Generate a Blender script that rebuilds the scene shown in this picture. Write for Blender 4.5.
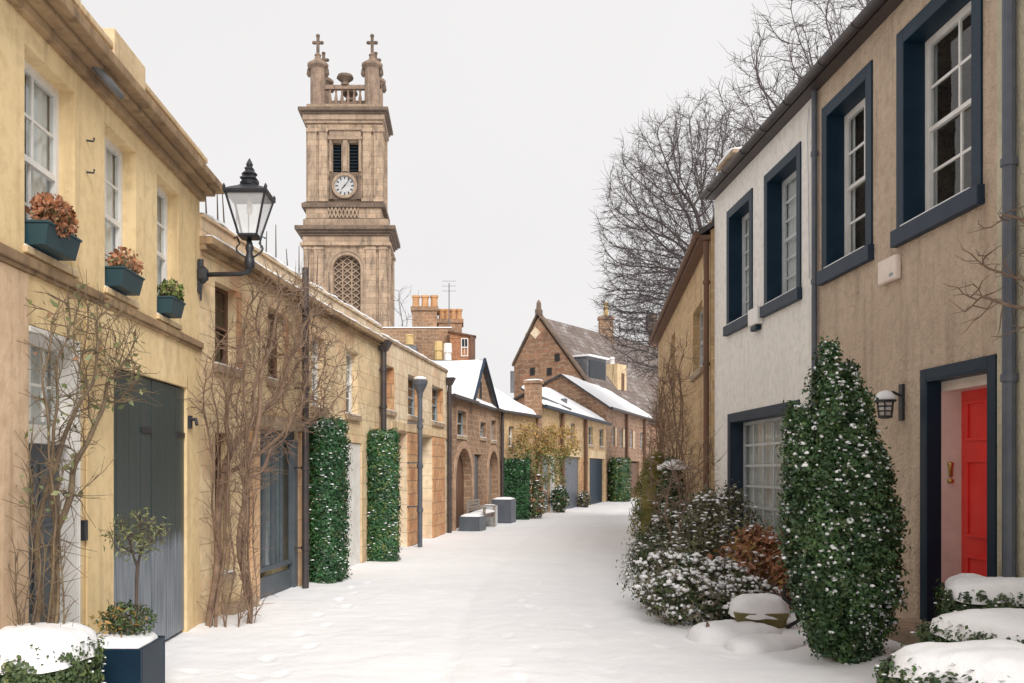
import bpy, bmesh, math, random
import numpy as np
from mathutils import Vector, Matrix, noise
random.seed(7); RNG = np.random.default_rng(7)
R = math.radians
for o in list(bpy.data.objects): bpy.data.objects.remove(o)
scene = bpy.context.scene
COL = scene.collection

# ------------------------------------------------------------------ camera
F, CX, CY, EYE = 900.0, 459.0, 470.0, 1.75     # focal length in px, vanishing point of the lane, eye height
cam = bpy.data.cameras.new('camera'); camo = bpy.data.objects.new('camera', cam); COL.objects.link(camo)
cam.sensor_width = 36; cam.lens = 36 * F / 1024
cam.shift_x = (512 - CX) / 1024; cam.shift_y = (CY - 341.5) / 1024
camo.location = (0, 0, EYE); camo.rotation_euler = (R(90), 0, 0)
cam.clip_start = .05; cam.clip_end = 2000
scene.camera = camo

# ------------------------------------------------------------------ sky, sun, exposure
SUN_EL, SUN_AZ = R(38), R(160)      # azimuth measured clockwise from +Y (down the lane)
world = bpy.data.worlds.new('World'); scene.world = world; world.use_nodes = True
nt = world.node_tree; nt.nodes.clear()
sky = nt.nodes.new('ShaderNodeTexSky'); sky.sky_type = 'NISHITA'; sky.sun_disc = False
sky.sun_elevation = SUN_EL; sky.sun_rotation = SUN_AZ; sky.dust_density = 4
hs = nt.nodes.new('ShaderNodeHueSaturation'); hs.inputs['Saturation'].default_value = .15
cloud = nt.nodes.new('ShaderNodeMix'); cloud.data_type = 'RGBA'; cloud.inputs[0].default_value = .93
tc = nt.nodes.new('ShaderNodeTexCoord'); nz = nt.nodes.new('ShaderNodeTexNoise')
nz.inputs['Scale'].default_value = 1.3; nz.inputs['Detail'].default_value = 3
cr = nt.nodes.new('ShaderNodeValToRGB')
cr.color_ramp.elements[0].position = .3; cr.color_ramp.elements[0].color = (6.1, 5.97, 5.95, 1)
cr.color_ramp.elements[1].position = .7; cr.color_ramp.elements[1].color = (6.8, 6.7, 6.68, 1)
bg = nt.nodes.new('ShaderNodeBackground'); bg.inputs['Strength'].default_value = .1
out = nt.nodes.new('ShaderNodeOutputWorld')
L = nt.links.new
L(sky.outputs[0], hs.inputs['Color']); L(hs.outputs[0], cloud.inputs[6])
L(tc.outputs['Generated'], nz.inputs['Vector']); L(nz.outputs[0], cr.inputs[0]); L(cr.outputs[0], cloud.inputs[7])
L(cloud.outputs[2], bg.inputs['Color']); L(bg.outputs[0], out.inputs[0])
sl = bpy.data.lights.new('sun', 'SUN'); sl.energy = 2.4; sl.angle = R(28); sl.color = (1, .97, .93)
so = bpy.data.objects.new('sun', sl); COL.objects.link(so)
sd = Vector((math.sin(SUN_AZ) * math.cos(SUN_EL), math.cos(SUN_AZ) * math.cos(SUN_EL), math.sin(SUN_EL)))
so.rotation_euler = (-sd).to_track_quat('-Z', 'Y').to_euler()
scene.view_settings.view_transform = 'Standard'; scene.view_settings.look = 'None'
scene.view_settings.exposure = 0.47; scene.view_settings.gamma = 1

# ------------------------------------------------------------------ materials
def newmat(name):
    m = bpy.data.materials.new(name); m.use_nodes = True
    n = m.node_tree; b = n.nodes['Principled BSDF']
    return m, n, b
def node(n, t, **kw):
    x = n.nodes.new(t)
    for k, v in kw.items():
        if k in x.inputs: x.inputs[k].default_value = v
        else: setattr(x, k, v)
    return x
def c4(c): return (c[0], c[1], c[2], 1)
def mix(n, fac, a, b, mode='MIX'):
    x = n.nodes.new('ShaderNodeMix'); x.data_type = 'RGBA'; x.blend_type = mode
    for i, v in ((0, fac), (6, a), (7, b)):
        if isinstance(v, bpy.types.NodeSocket): n.links.new(v, x.inputs[i])
        elif i == 0: x.inputs[0].default_value = v
        else: x.inputs[i].default_value = c4(v)
    return x.outputs[2]
def ramp(n, src, lo, hi):
    x = n.nodes.new('ShaderNodeMapRange'); x.inputs[1].default_value = lo; x.inputs[2].default_value = hi
    n.links.new(src, x.inputs[0]); return x.outputs[0]
def noisef(n, vec, scale, detail=4, stretch=None, rough=.55):
    if stretch:
        mp = node(n, 'ShaderNodeMapping'); mp.inputs['Scale'].default_value = stretch
        n.links.new(vec, mp.inputs['Vector']); vec = mp.outputs[0]
    x = node(n, 'ShaderNodeTexNoise'); x.inputs['Scale'].default_value = scale
    x.inputs['Detail'].default_value = detail; x.inputs['Roughness'].default_value = rough
    n.links.new(vec, x.inputs['Vector']); return x.outputs[0]
def bumpn(n, h, strength, dist, b, prev=None):
    x = node(n, 'ShaderNodeBump'); x.inputs['Strength'].default_value = strength; x.inputs['Distance'].default_value = dist
    n.links.new(h, x.inputs['Height'])
    if prev: n.links.new(prev, x.inputs['Normal'])
    if b: n.links.new(x.outputs[0], b.inputs['Normal'])
    return x.outputs[0]
def plain(name, col, rough=.6, col2=None, vs=3, bs=0, bscale=60, stretch=None, metal=0, dist=.004, lo=.35, hi=.65):
    m, n, b = newmat(name)
    b.inputs['Roughness'].default_value = rough; b.inputs['Metallic'].default_value = metal
    v = node(n, 'ShaderNodeTexCoord').outputs['Object']
    if col2 is None: col2 = tuple(c * .78 for c in col)
    f = ramp(n, noisef(n, v, vs, 5, stretch), lo, hi)
    n.links.new(mix(n, f, col, col2), b.inputs['Base Color'])
    if bs: bumpn(n, noisef(n, v, bscale, 4), bs, dist, b)
    return m
def render_wall(name, col, col2, stain, bs=.5, bscale=40, staina=.6, dist=.008, stone=False):
    """painted or harled wall: mottled, with vertical rain streaks"""
    m, n, b = newmat(name); b.inputs['Roughness'].default_value = .92
    v = node(n, 'ShaderNodeTexCoord').outputs['Object']
    c = mix(n, ramp(n, noisef(n, v, 1.1, 6), .35, .65), col, col2)
    c = mix(n, ramp(n, noisef(n, v, 9, 5), .45, .75), c, tuple(x * .85 for x in col2))
    st = ramp(n, noisef(n, v, 1.6, 6, (3.5, 3.5, .35)), .53, .78)
    mm = node(n, 'ShaderNodeMath', operation='MULTIPLY'); n.links.new(st, mm.inputs[0]); mm.inputs[1].default_value = staina
    c = mix(n, mm.outputs[0], c, stain)
    sp = ramp(n, noisef(n, v, 22, 3), .66, .74)
    m2 = node(n, 'ShaderNodeMath', operation='MULTIPLY'); n.links.new(sp, m2.inputs[0]); m2.inputs[1].default_value = staina * .6
    c = mix(n, m2.outputs[0], c, stain)
    n.links.new(c, b.inputs['Base Color'])
    p = bumpn(n, noisef(n, v, bscale, 5), bs, dist, None)
    bumpn(n, noisef(n, v, 3, 4), .35, .02, b, p)
    return m
def masonry(name, c1, c2, mortar, bw=.45, bh=.22, stain=(.12, .08, .05), staina=.5, ms=.012, patch=None, pa=.5, bias=0, rubble=0, mortarw=.3):
    m, n, b = newmat(name); b.inputs['Roughness'].default_value = .93
    uv = node(n, 'ShaderNodeUVMap').outputs[0]
    v = node(n, 'ShaderNodeTexCoord').outputs['Object']
    if rubble:
        w = node(n, 'ShaderNodeTexNoise'); w.inputs['Scale'].default_value = 2.2; n.links.new(uv, w.inputs['Vector'])
        vm = node(n, 'ShaderNodeVectorMath', operation='MULTIPLY_ADD'); n.links.new(w.outputs['Color'], vm.inputs[0])
        vm.inputs[1].default_value = (rubble, rubble, 0); n.links.new(uv, vm.inputs[2]); uv = vm.outputs[0]
    br = node(n, 'ShaderNodeTexBrick'); n.links.new(uv, br.inputs['Vector'])
    br.offset = .5; br.inputs['Scale'].default_value = 1
    br.inputs['Brick Width'].default_value = bw; br.inputs['Row Height'].default_value = bh
    br.inputs['Mortar Size'].default_value = ms; br.inputs['Mortar Smooth'].default_value = mortarw
    br.inputs['Bias'].default_value = bias
    br.inputs['Color1'].default_value = c4(c1); br.inputs['Color2'].default_value = c4(c2); br.inputs['Mortar'].default_value = c4(mortar)
    c = br.outputs['Color']
    if patch:
        pf = ramp(n, noisef(n, v, .9, 3), .5, .62)
        b2 = node(n, 'ShaderNodeTexBrick'); n.links.new(uv, b2.inputs['Vector']); b2.offset = .5
        b2.inputs['Scale'].default_value = 1
        b2.inputs['Brick Width'].default_value = bw; b2.inputs['Row Height'].default_value = bh
        b2.inputs['Color1'].default_value = (1, 1, 1, 1); b2.inputs['Color2'].default_value = (0, 0, 0, 1)
        b2.inputs['Mortar'].default_value = (0, 0, 0, 1); b2.inputs['Mortar Size'].default_value = ms; b2.inputs['Bias'].default_value = -.3
        m0 = node(n, 'ShaderNodeMath', operation='MULTIPLY'); n.links.new(pf, m0.inputs[0]); n.links.new(b2.outputs[0], m0.inputs[1])
        m1 = node(n, 'ShaderNodeMath', operation='MULTIPLY'); n.links.new(m0.outputs[0], m1.inputs[0]); m1.inputs[1].default_value = pa
        c = mix(n, m1.outputs[0], c, patch)
    c = mix(n, ramp(n, noisef(n, v, 7, 6), .4, .8), c, tuple(x * .6 for x in c1))
    st = ramp(n, noisef(n, v, 1.1, 6, (1.6, 1.6, .5)), .48, .75)
    mm = node(n, 'ShaderNodeMath', operation='MULTIPLY'); n.links.new(st, mm.inputs[0]); mm.inputs[1].default_value = staina
    c = mix(n, mm.outputs[0], c, stain)
    n.links.new(c, b.inputs['Base Color'])
    inv = node(n, 'ShaderNodeMath', operation='SUBTRACT'); inv.inputs[0].default_value = 1; n.links.new(br.outputs['Fac'], inv.inputs[1])
    p = bumpn(n, inv.outputs[0], .7, .012, None)
    bumpn(n, noisef(n, v, 18, 5), .6, .012, b, p)
    return m
def leafmat(name, a, bcol, rough=.55, tr=.0):
    m, n, b = newmat(name); b.inputs['Roughness'].default_value = rough
    g = node(n, 'ShaderNodeNewGeometry')
    v = node(n, 'ShaderNodeTexCoord').outputs['Object']
    c = mix(n, g.outputs['Random Per Island'], a, bcol)
    c = mix(n, ramp(n, noisef(n, v, 4, 2), .4, .7), c, tuple(x * .6 for x in a))
    n.links.new(c, b.inputs['Base Color'])
    return m

M = {}
M['snow'] = None
m, n, b = newmat('snow'); b.inputs['Roughness'].default_value = .75
b.inputs['Base Color'].default_value = (.87, .87, .885, 1)
v = node(n, 'ShaderNodeTexCoord').outputs['Object']
p = bumpn(n, noisef(n, v, 2.4, 6), .6, .05, None); p = bumpn(n, noisef(n, v, 14, 5), .45, .012, None, p)
bumpn(n, noisef(n, v, 120, 2), .3, .003, b, p)
n.links.new(mix(n, ramp(n, noisef(n, v, .7, 4), .3, .7), (.88, .875, .885), (.82, .82, .84)), b.inputs['Base Color'])
M['snow'] = m
M['yellow'] = render_wall('yellow_paint', (.82, .635, .365), (.75, .56, .3), (.4, .27, .14), .4, 30, .7)
M['yellow_trim'] = render_wall('yellow_trim', (.74, .57, .35), (.58, .43, .26), (.16, .095, .05), .5, 25, .9)
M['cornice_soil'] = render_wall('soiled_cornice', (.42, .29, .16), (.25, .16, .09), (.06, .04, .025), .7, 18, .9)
M['pinkwall'] = render_wall('pink_beige', (.68, .5, .34), (.6, .42, .27), (.3, .19, .11), .5, 30, .7)
M['ashlar'] = masonry('yellow_ashlar', (.82, .65, .41), (.72, .53, .31), (.5, .36, .2), .62, .3, (.25, .14, .07), .5, .006, (.5, .2, .09), .75)
M['ashlar_pale'] = masonry('pale_ashlar', (.84, .7, .5), (.74, .58, .39), (.45, .32, .2), .7, .32, (.26, .16, .09), .4, .006, (.52, .23, .1), .5)
M['stone_jamb'] = masonry('stone_jamb', (.66, .44, .26), (.58, .36, .2), (.45, .3, .18), .6, .5, (.3, .16, .09), .5, .008)
M['orange_stone'] = masonry('orange_sandstone', (.56, .27, .13), (.64, .4, .21), (.3, .19, .12), .42, .3, (.22, .07, .04), .6, .012)
M['end_stone'] = masonry('end_stone', (.56, .32, .16), (.62, .42, .24), (.4, .28, .18), .42, .3, (.2, .09, .05), .6, .012, None, .5, 0, .12)
M['rubble'] = masonry('brown_rubble', (.36, .225, .14), (.24, .14, .085), (.44, .32, .22), .34, .17, (.1, .065, .045), .5, .018, (.42, .2, .1), .7, 0, .2)
M['rubble_far'] = masonry('far_rubble', (.38, .235, .15), (.22, .125, .08), (.4, .29, .2), .5, .24, (.12, .07, .05), .55, .03, (.42, .2, .11), .7, 0, .4)
M['rubble_pink'] = masonry('dressed_pink_stone', (.5, .33, .22), (.4, .25, .16), (.35, .24, .16), .5, .3, (.14, .09, .06), .5, .01)
M['church'] = masonry('hall_stone', (.36, .2, .115), (.2, .105, .065), (.34, .235, .16), .7, .34, (.1, .06, .04), .5, .05, (.4, .18, .1), .8, 0, .6)
M['rubble_tan'] = masonry('tan_rubble', (.64, .45, .24), (.5, .33, .17), (.66, .5, .33), .38, .2, (.22, .13, .07), .5, .014, (.5, .3, .14), .5, 0, .16)
M['tower'] = masonry('tower_sandstone', (.45, .33, .23), (.32, .23, .16), (.22, .155, .11), 1.5, .62, (.1, .075, .06), .9, .02, (.55, .38, .25), .6)
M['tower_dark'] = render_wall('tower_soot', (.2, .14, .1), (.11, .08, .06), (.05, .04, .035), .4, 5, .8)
M['tower_trim'] = render_wall('tower_trim', (.4, .295, .21), (.26, .185, .13), (.08, .06, .045), .4, 5, .8)
M['turret'] = render_wall('turret_stone', (.33, .235, .17), (.2, .14, .105), (.08, .055, .04), .4, 5, .8)
M['ochre'] = render_wall('ochre_harl', (.66, .515, .385), (.57, .435, .32), (.3, .2, .14), 1.0, 24, .75, .06)
M['white_harl'] = render_wall('white_harl', (.84, .8, .75), (.78, .74, .69), (.5, .45, .4), .8, 40, .3, .012)
M['cream_harl'] = render_wall('cream_harl', (.6, .54, .4), (.5, .45, .33), (.3, .25, .17), 1.0, 34, .5, .02)
M['navy'] = plain('navy_paint', (.006, .02, .038), .45, (.009, .026, .046), 4, .2, 90)
M['teal'] = plain('teal_plastic', (.012, .045, .06), .4, (.018, .055, .07), 4)
M['navy_grey'] = plain('slate_blue_paint', (.02, .033, .055), .5, (.027, .042, .064), 4, .3, 60)
for k_ in ('navy', 'navy_grey'): M[k_].node_tree.nodes['Principled BSDF'].inputs['Specular IOR Level'].default_value = .22
M['white_paint'] = plain('white_paint', (.8, .78, .75), .4, (.7, .67, .63), 5, .1)
M['cream_paint'] = plain('cream_paint', (.78, .66, .58), .45, (.7, .58, .5), 5, .1)
M['red'] = plain('red_paint', (.84, .045, .035), .28, (.76, .036, .028), 3, .06)
M['grey_paint'] = plain('grey_paint', (.3, .34, .36), .5, (.24, .27, .29), 5, .1)
M['pale_grey'] = plain('pale_grey_paint', (.55, .57, .58), .5, (.48, .5, .5), 5, .1)
M['dial'] = plain('clock_dial', (.42, .42, .42), .5, (.34, .34, .34), 2)
M['door_grey'] = plain('door_grey', (.09, .105, .12), .5, (.07, .085, .1), 5, .15)
M['iron'] = plain('black_iron', (.018, .02, .026), .45, (.03, .03, .035), 8, .3, 50)
M['pipe'] = plain('pipe_paint', (.035, .03, .035), .5, (.06, .045, .04), 6, .3, 50)
M['pipe_grey'] = plain('grey_pipe', (.075, .085, .11), .5, (.1, .11, .13), 6, .3, 50)
M['slate'] = masonry('roof_slate', (.07, .065, .07), (.11, .1, .1), (.03, .03, .03), .3, .2, (.05, .05, .05), .3, .006)
M['slate_brown'] = masonry('brown_slate', (.2, .155, .135), (.145, .11, .095), (.09, .07, .06), .5, .3, (.3, .26, .24), .6, .02, (.42, .4, .39), .6)
M['lead'] = plain('lead', (.09, .09, .1), .6, (.15, .15, .16), 4, .2)
M['stone_sill'] = plain('stone_sill', (.42, .32, .22), .9, (.25, .18, .12), 5, .6, 30)
M['brick'] = masonry('red_brick', (.42, .17, .09), (.5, .23, .12), (.4, .25, .15), .22, .075, (.2, .08, .04), .3, .01)
M['wood_brown'] = plain('brown_wood', (.16, .08, .045), .7, (.1, .05, .03), 6, .4, 30, (1, 1, .2))
M['bench'] = plain('weathered_wood', (.3, .25, .21), .8, (.2, .17, .15), 8, .4, 30)
M['pot'] = plain('clay_pot', (.6, .34, .16), .8, (.42, .22, .11), 3, .3)
M['pot_yellow'] = plain('buff_pot', (.62, .45, .2), .8, (.5, .36, .16), 3, .3)
M['curtain'] = plain('curtain', (.8, .79, .78), .9, (.72, .7, .68), 3, .2)
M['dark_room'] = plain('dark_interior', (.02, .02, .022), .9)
M['bark'] = plain('bark', (.1, .075, .06), .9, (.06, .045, .038), 5, .8, 30)
M['bark_far'] = plain('winter_bark', (.1, .08, .078), .9, (.07, .055, .055), 5, .5, 20)
M['bark_red'] = plain('climber_bark', (.25, .165, .11), .85, (.15, .095, .065), 6, .6, 40)
M['bark_olive'] = plain('olive_bark', (.19, .14, .08), .85, (.11, .075, .05), 6, .6, 40)
M['yewleaf'] = leafmat('yew_leaf', (.028, .08, .03), (.085, .16, .045))
M['boxleaf'] = leafmat('box_leaf', (.03, .06, .018), (.09, .13, .04))
M['ivy'] = leafmat('ivy_leaf', (.014, .07, .024), (.05, .16, .05))
M['ivy_yellow'] = leafmat('ivy_yellowing', (.08, .14, .03), (.2, .22, .06))
M['brownleaf'] = leafmat('brown_leaf', (.4, .17, .08), (.3, .13, .07))
M['orangeleaf'] = leafmat('orange_leaf', (.42, .22, .06), (.3, .27, .08))
M['wood_leaf'] = leafmat('withered_leaf', (.3, .17, .08), (.2, .11, .06))
M['oliveleaf'] = leafmat('olive_leaf', (.14, .17, .06), (.3, .3, .14))
M['greyleaf'] = leafmat('grey_green_leaf', (.1, .095, .055), (.22, .19, .12))
M['conifer'] = leafmat('yellow_conifer', (.2, .19, .04), (.32, .27, .06))
M['soil'] = plain('soil', (.05, .035, .025), .95)
M['trough'] = plain('olive_trough', (.12, .1, .035), .6, (.18, .15, .05), 6, .3)
M['rubber'] = plain('rubber', (.02, .02, .02), .8)
M['brass'] = plain('brass', (.55, .35, .12), .35, None, 3, metal=1)
# garage door: dark green-black top, salt-streaked lower third with the snow's reflection painted in paler
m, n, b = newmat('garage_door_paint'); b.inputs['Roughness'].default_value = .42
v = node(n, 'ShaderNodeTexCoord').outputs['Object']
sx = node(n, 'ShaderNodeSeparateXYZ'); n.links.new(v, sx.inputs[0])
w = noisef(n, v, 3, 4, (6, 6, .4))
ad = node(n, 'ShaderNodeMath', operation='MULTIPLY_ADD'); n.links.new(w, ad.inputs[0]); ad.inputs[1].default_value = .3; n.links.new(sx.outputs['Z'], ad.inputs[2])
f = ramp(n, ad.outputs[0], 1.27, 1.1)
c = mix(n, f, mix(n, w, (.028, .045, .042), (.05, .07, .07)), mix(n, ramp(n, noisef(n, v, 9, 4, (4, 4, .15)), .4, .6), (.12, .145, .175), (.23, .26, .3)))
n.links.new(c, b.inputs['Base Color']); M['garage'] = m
# glass
m, n, b = newmat('window_glass'); n.nodes.remove(b)
tr = node(n, 'ShaderNodeBsdfTransparent'); tr.inputs[0].default_value = (.86, .9, .9, 1)
gl = node(n, 'ShaderNodeBsdfGlossy'); gl.inputs['Roughness'].default_value = .02
ge = node(n, 'ShaderNodeNewGeometry'); dt = node(n, 'ShaderNodeVectorMath', operation='DOT_PRODUCT'); n.links.new(ge.outputs['Normal'], dt.inputs[0]); n.links.new(ge.outputs['Incoming'], dt.inputs[1])
ab = node(n, 'ShaderNodeMath', operation='ABSOLUTE'); n.links.new(dt.outputs['Value'], ab.inputs[0])
om = node(n, 'ShaderNodeMath', operation='SUBTRACT'); om.inputs[0].default_value = 1; n.links.new(ab.outputs[0], om.inputs[1])
pw = node(n, 'ShaderNodeMath', operation='POWER'); n.links.new(om.outputs[0], pw.inputs[0]); pw.inputs[1].default_value = 4.5
fr = node(n, 'ShaderNodeMath', operation='MULTIPLY_ADD'); n.links.new(pw.outputs[0], fr.inputs[0]); fr.inputs[1].default_value = .9; fr.inputs[2].default_value = .06
ms = node(n, 'ShaderNodeMixShader')
v = node(n, 'ShaderNodeTexCoord').outputs['Object']; nb = bumpn(n, noisef(n, v, 2.2, 2), .12, .03, None)
n.links.new(nb, gl.inputs['Normal'])
n.links.new(fr.outputs[0], ms.inputs[0]); n.links.new(tr.outputs[0], ms.inputs[1]); n.links.new(gl.outputs[0], ms.inputs[2])
n.links.new(ms.outputs[0], n.nodes['Material Output'].inputs[0]); M['glass'] = m
m, n, b = newmat('milky_glass'); b.inputs['Base Color'].default_value = (.9, .91, .92, 1); b.inputs['Roughness'].default_value = .1; b.inputs['Alpha'].default_value = .38; M['milk'] = m
M['dark_glass'] = plain('dark_glass', (.012, .016, .022), .06)
m, n, b = newmat('frosted_lamp_glass'); b.inputs['Base Color'].default_value = (.85, .87, .88, 1); b.inputs['Roughness'].default_value = .15
b.inputs['Transmission Weight'].default_value = .85; b.inputs['IOR'].default_value = 1.1; M['lampglass'] = m

# ------------------------------------------------------------------ mesh builder
ORG = {}
def tag(o, label=None, cat=None, group=None, kind=None):
    if label: o['label'] = label
    if cat: o['category'] = cat
    if group: o['group'] = group
    if kind: o['kind'] = kind
    return o
def thing(name, label, cat, loc, group=None):
    o = bpy.data.objects.new(name, None); COL.objects.link(o); o.location = loc; o.empty_display_size = .2
    ORG[o] = Vector(loc); return tag(o, label, cat, group)
def finish(me, name, mat, parent, loc):
    o = bpy.data.objects.new(name, me); COL.objects.link(o)
    if mat: me.materials.append(mat)
    if parent: o.parent = parent; ORG[o] = ORG[parent]
    else: o.location = loc; ORG[o] = Vector(loc)
    return o
class MB:
    def __init__(s): s.v = []; s.f = []
    def poly(s, pts):
        i = len(s.v); s.v += [tuple(p) for p in pts]; s.f.append(tuple(range(i, i + len(pts))))
    def hexa(s, P):   # 8 pts: bottom 4 ccw, top 4 ccw
        i = len(s.v); s.v += [tuple(p) for p in P]
        for q in ((0, 3, 2, 1), (4, 5, 6, 7), (0, 1, 5, 4), (1, 2, 6, 5), (2, 3, 7, 6), (3, 0, 4, 7)): s.f.append(tuple(i + k for k in q))
    def box(s, x0, x1, y0, y1, z0, z1):
        s.hexa([(x0, y0, z0), (x1, y0, z0), (x1, y1, z0), (x0, y1, z0), (x0, y0, z1), (x1, y0, z1), (x1, y1, z1), (x0, y1, z1)])
    def prism(s, pts, vec):
        n = len(pts); i = len(s.v); vec = Vector(vec)
        s.v += [tuple(Vector(p)) for p in pts] + [tuple(Vector(p) + vec) for p in pts]
        s.f.append(tuple(range(i, i + n))); s.f.append(tuple(reversed(range(i + n, i + 2 * n))))
        for k in range(n): s.f.append((i + k, i + (k + 1) % n, i + n + (k + 1) % n, i + n + k))
    def tube(s, pts, rad, n=8, cap=True):
        pts = [Vector(p) for p in pts]; rad = rad if hasattr(rad, '__len__') else [rad] * len(pts)
        i0 = len(s.v); up = None
        for k, p in enumerate(pts):
            t = (pts[min(k + 1, len(pts) - 1)] - pts[max(k - 1, 0)]).normalized()
            if up is None: up = t.orthogonal().normalized()
            up = (up - t * up.dot(t)).normalized(); w = t.cross(up)
            for j in range(n):
                a = 2 * math.pi * j / n; s.v.append(tuple(p + (up * math.cos(a) + w * math.sin(a)) * rad[k]))
        for k in range(len(pts) - 1):
            for j in range(n):
                a = i0 + k * n + j; b_ = i0 + k * n + (j + 1) % n; s.f.append((a, b_, b_ + n, a + n))
        if cap: s.f.append(tuple(i0 + j for j in range(n))[::-1]); s.f.append(tuple(i0 + (len(pts) - 1) * n + j for j in range(n)))
    def lathe(s, c, prof, n=16, rot=0, xs=1):
        i0 = len(s.v)
        for r, z in prof:
            for j in range(n):
                a = 2 * math.pi * j / n + rot; s.v.append((c[0] + r * math.cos(a) * xs, c[1] + r * math.sin(a), c[2] + z))
        for k in range(len(prof) - 1):
            for j in range(n):
                a = i0 + k * n + j; b_ = i0 + k * n + (j + 1) % n; s.f.append((a, b_, b_ + n, a + n))
        s.f.append(tuple(i0 + j for j in range(n))[::-1]); s.f.append(tuple(i0 + (len(prof) - 1) * n + j for j in range(n)))
    def build(s, name, mat, parent=None, loc=(0, 0, 0), smooth=False, bevel=0, recalc=True):
        org = ORG[parent] if parent else Vector(loc)
        me = bpy.data.meshes.new(name)
        me.from_pydata([(a - org.x, b_ - org.y, c - org.z) for a, b_, c in s.v], [], s.f)
        if recalc:
            bm = bmesh.new(); bm.from_mesh(me); bmesh.ops.recalc_face_normals(bm, faces=bm.faces[:]); bm.to_mesh(me); bm.free()
        uvl = me.uv_layers.new(name='UVMap')
        for p in me.polygons:
            nn = p.normal
            for li in p.loop_indices:
                co = me.vertices[me.loops[li].vertex_index].co + org
                if abs(nn.z) > .75: uv = (co.x, co.y)
                else:
                    h = Vector((-nn.y, nn.x)); h = h.normalized() if h.length > 1e-6 else Vector((1, 0))
                    if h.x + h.y * 1.7 < 0: h = -h
                    uv = (co.x * h.x + co.y * h.y, co.z)
                uvl.data[li].uv = uv
        if smooth: me.shade_smooth()
        o = finish(me, name, mat, parent, loc)
        if bevel:
            bv = o.modifiers.new('bevel', 'BEVEL'); bv.width = bevel; bv.segments = 2; bv.limit_method = 'ANGLE'
        return o
def npmesh(name, V, Fc, mat, parent, smooth=False):
    V = np.asarray(V, dtype=np.float32) - np.array(ORG[parent], dtype=np.float32)
    Fc = np.asarray(Fc, dtype=np.int32); k = Fc.shape[1]
    me = bpy.data.meshes.new(name)
    me.vertices.add(len(V)); me.vertices.foreach_set('co', V.ravel())
    me.loops.add(Fc.size); me.loops.foreach_set('vertex_index', Fc.ravel())
    me.polygons.add(len(Fc)); me.polygons.foreach_set('loop_start', np.arange(0, Fc.size, k, dtype=np.int32))
    me.update(calc_edges=True)
    if smooth: me.shade_smooth()
    return finish(me, name, mat, parent, (0, 0, 0))

# ------------------------------------------------------------------ walls
class Wall:
    """a street front: u runs along it away from the camera, o stands out of it towards the lane"""
    def __init__(s, p0, p1, side):
        s.p = Vector((p0[0], p0[1])); e = Vector((p1[0], p1[1])); s.L = (e - s.p).length; s.d = (e - s.p).normalized()
        s.n = Vector((s.d.y, -s.d.x)) * side; s.side = side
    def pt(s, u, o, z):
        q = s.p + s.d * u + s.n * o; return Vector((q.x, q.y, z))
    def u(s, px, o=0):
        k = (px - CX) / F; q = s.p + s.n * o; return (k * q.y - q.x) / (s.d.x - k * s.d.y)
    def z(s, px, py, o=0):
        q = s.pt(s.u(px, o), o, 0); return EYE + (CY - py) * q.y / F
    def box(s, mb, u0, u1, o0, o1, z0, z1):
        mb.hexa([s.pt(u0, o0, z0), s.pt(u1, o0, z0), s.pt(u1, o1, z0), s.pt(u0, o1, z0), s.pt(u0, o0, z1), s.pt(u1, o0, z1), s.pt(u1, o1, z1), s.pt(u0, o1, z1)])
    def quad(s, mb, u0, u1, z0, z1, o): mb.poly([s.pt(u0, o, z0), s.pt(u1, o, z0), s.pt(u1, o, z1), s.pt(u0, o, z1)])
    def face(s, mb, ua, ub, z0, z1, ops=(), dep=.14):
        """front sheet with openings (u0,u1,z0,z1[,'arch']) and their reveals"""
        us = sorted({ua, ub} | {q for o in ops for q in o[:2]}); zs = sorted({z0, z1} | {q for o in ops for q in o[2:4]})
        us = [q for q in us if ua <= q <= ub]; zs = [q for q in zs if z0 <= q <= z1]
        for a, b_ in zip(us, us[1:]):
            for c, d in zip(zs, zs[1:]):
                mu, mz = (a + b_) / 2, (c + d) / 2
                if not any(o[0] < mu < o[1] and o[2] < mz < o[3] for o in ops): s.quad(mb, a, b_, c, d, 0)
        for o in ops:
            a, b_, c, d = o[:4]; P = s.pt; dd = o[5] if len(o) > 5 else dep
            if len(o) > 4 and o[4]:
                r = (b_ - a) / 2; sp = d - r; cu = (a + b_) / 2
                arc = [(cu - r * math.cos(math.pi * i / 14), sp + r * math.sin(math.pi * i / 14)) for i in range(15)]
                for (x0, y0), (x1, y1) in zip(arc, arc[1:]):
                    mb.poly([P(x0, 0, y0), P(x1, 0, y1), P(x1, 0, d), P(x0, 0, d)]); mb.poly([P(x0, 0, y0), P(x1, 0, y1), P(x1, -dd, y1), P(x0, -dd, y0)])
                top = sp
            else:
                top = d; mb.poly([P(a, 0, d), P(b_, 0, d), P(b_, -dd, d), P(a, -dd, d)])
            mb.poly([P(a, 0, c), P(a, -dd, c), P(a, -dd, top), P(a, 0, top)])
            mb.poly([P(b_, 0, c), P(b_, -dd, c), P(b_, -dd, top), P(b_, 0, top)])
            mb.poly([P(a, 0, c), P(b_, 0, c), P(b_, -dd, c), P(a, -dd, c)])
    def shell(s, mb, ua, ub, D, z0, z1):
        P = s.pt
        mb.poly([P(ua, 0, z0), P(ua, -D, z0), P(ua, -D, z1), P(ua, 0, z1)])
        mb.poly([P(ub, 0, z0), P(ub, -D, z0), P(ub, -D, z1), P(ub, 0, z1)])
        mb.poly([P(ua, -D, z0), P(ub, -D, z0), P(ub, -D, z1), P(ua, -D, z1)])
        mb.poly([P(ua, 0, z1), P(ub, 0, z1), P(ub, -D, z1), P(ua, -D, z1)])

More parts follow.
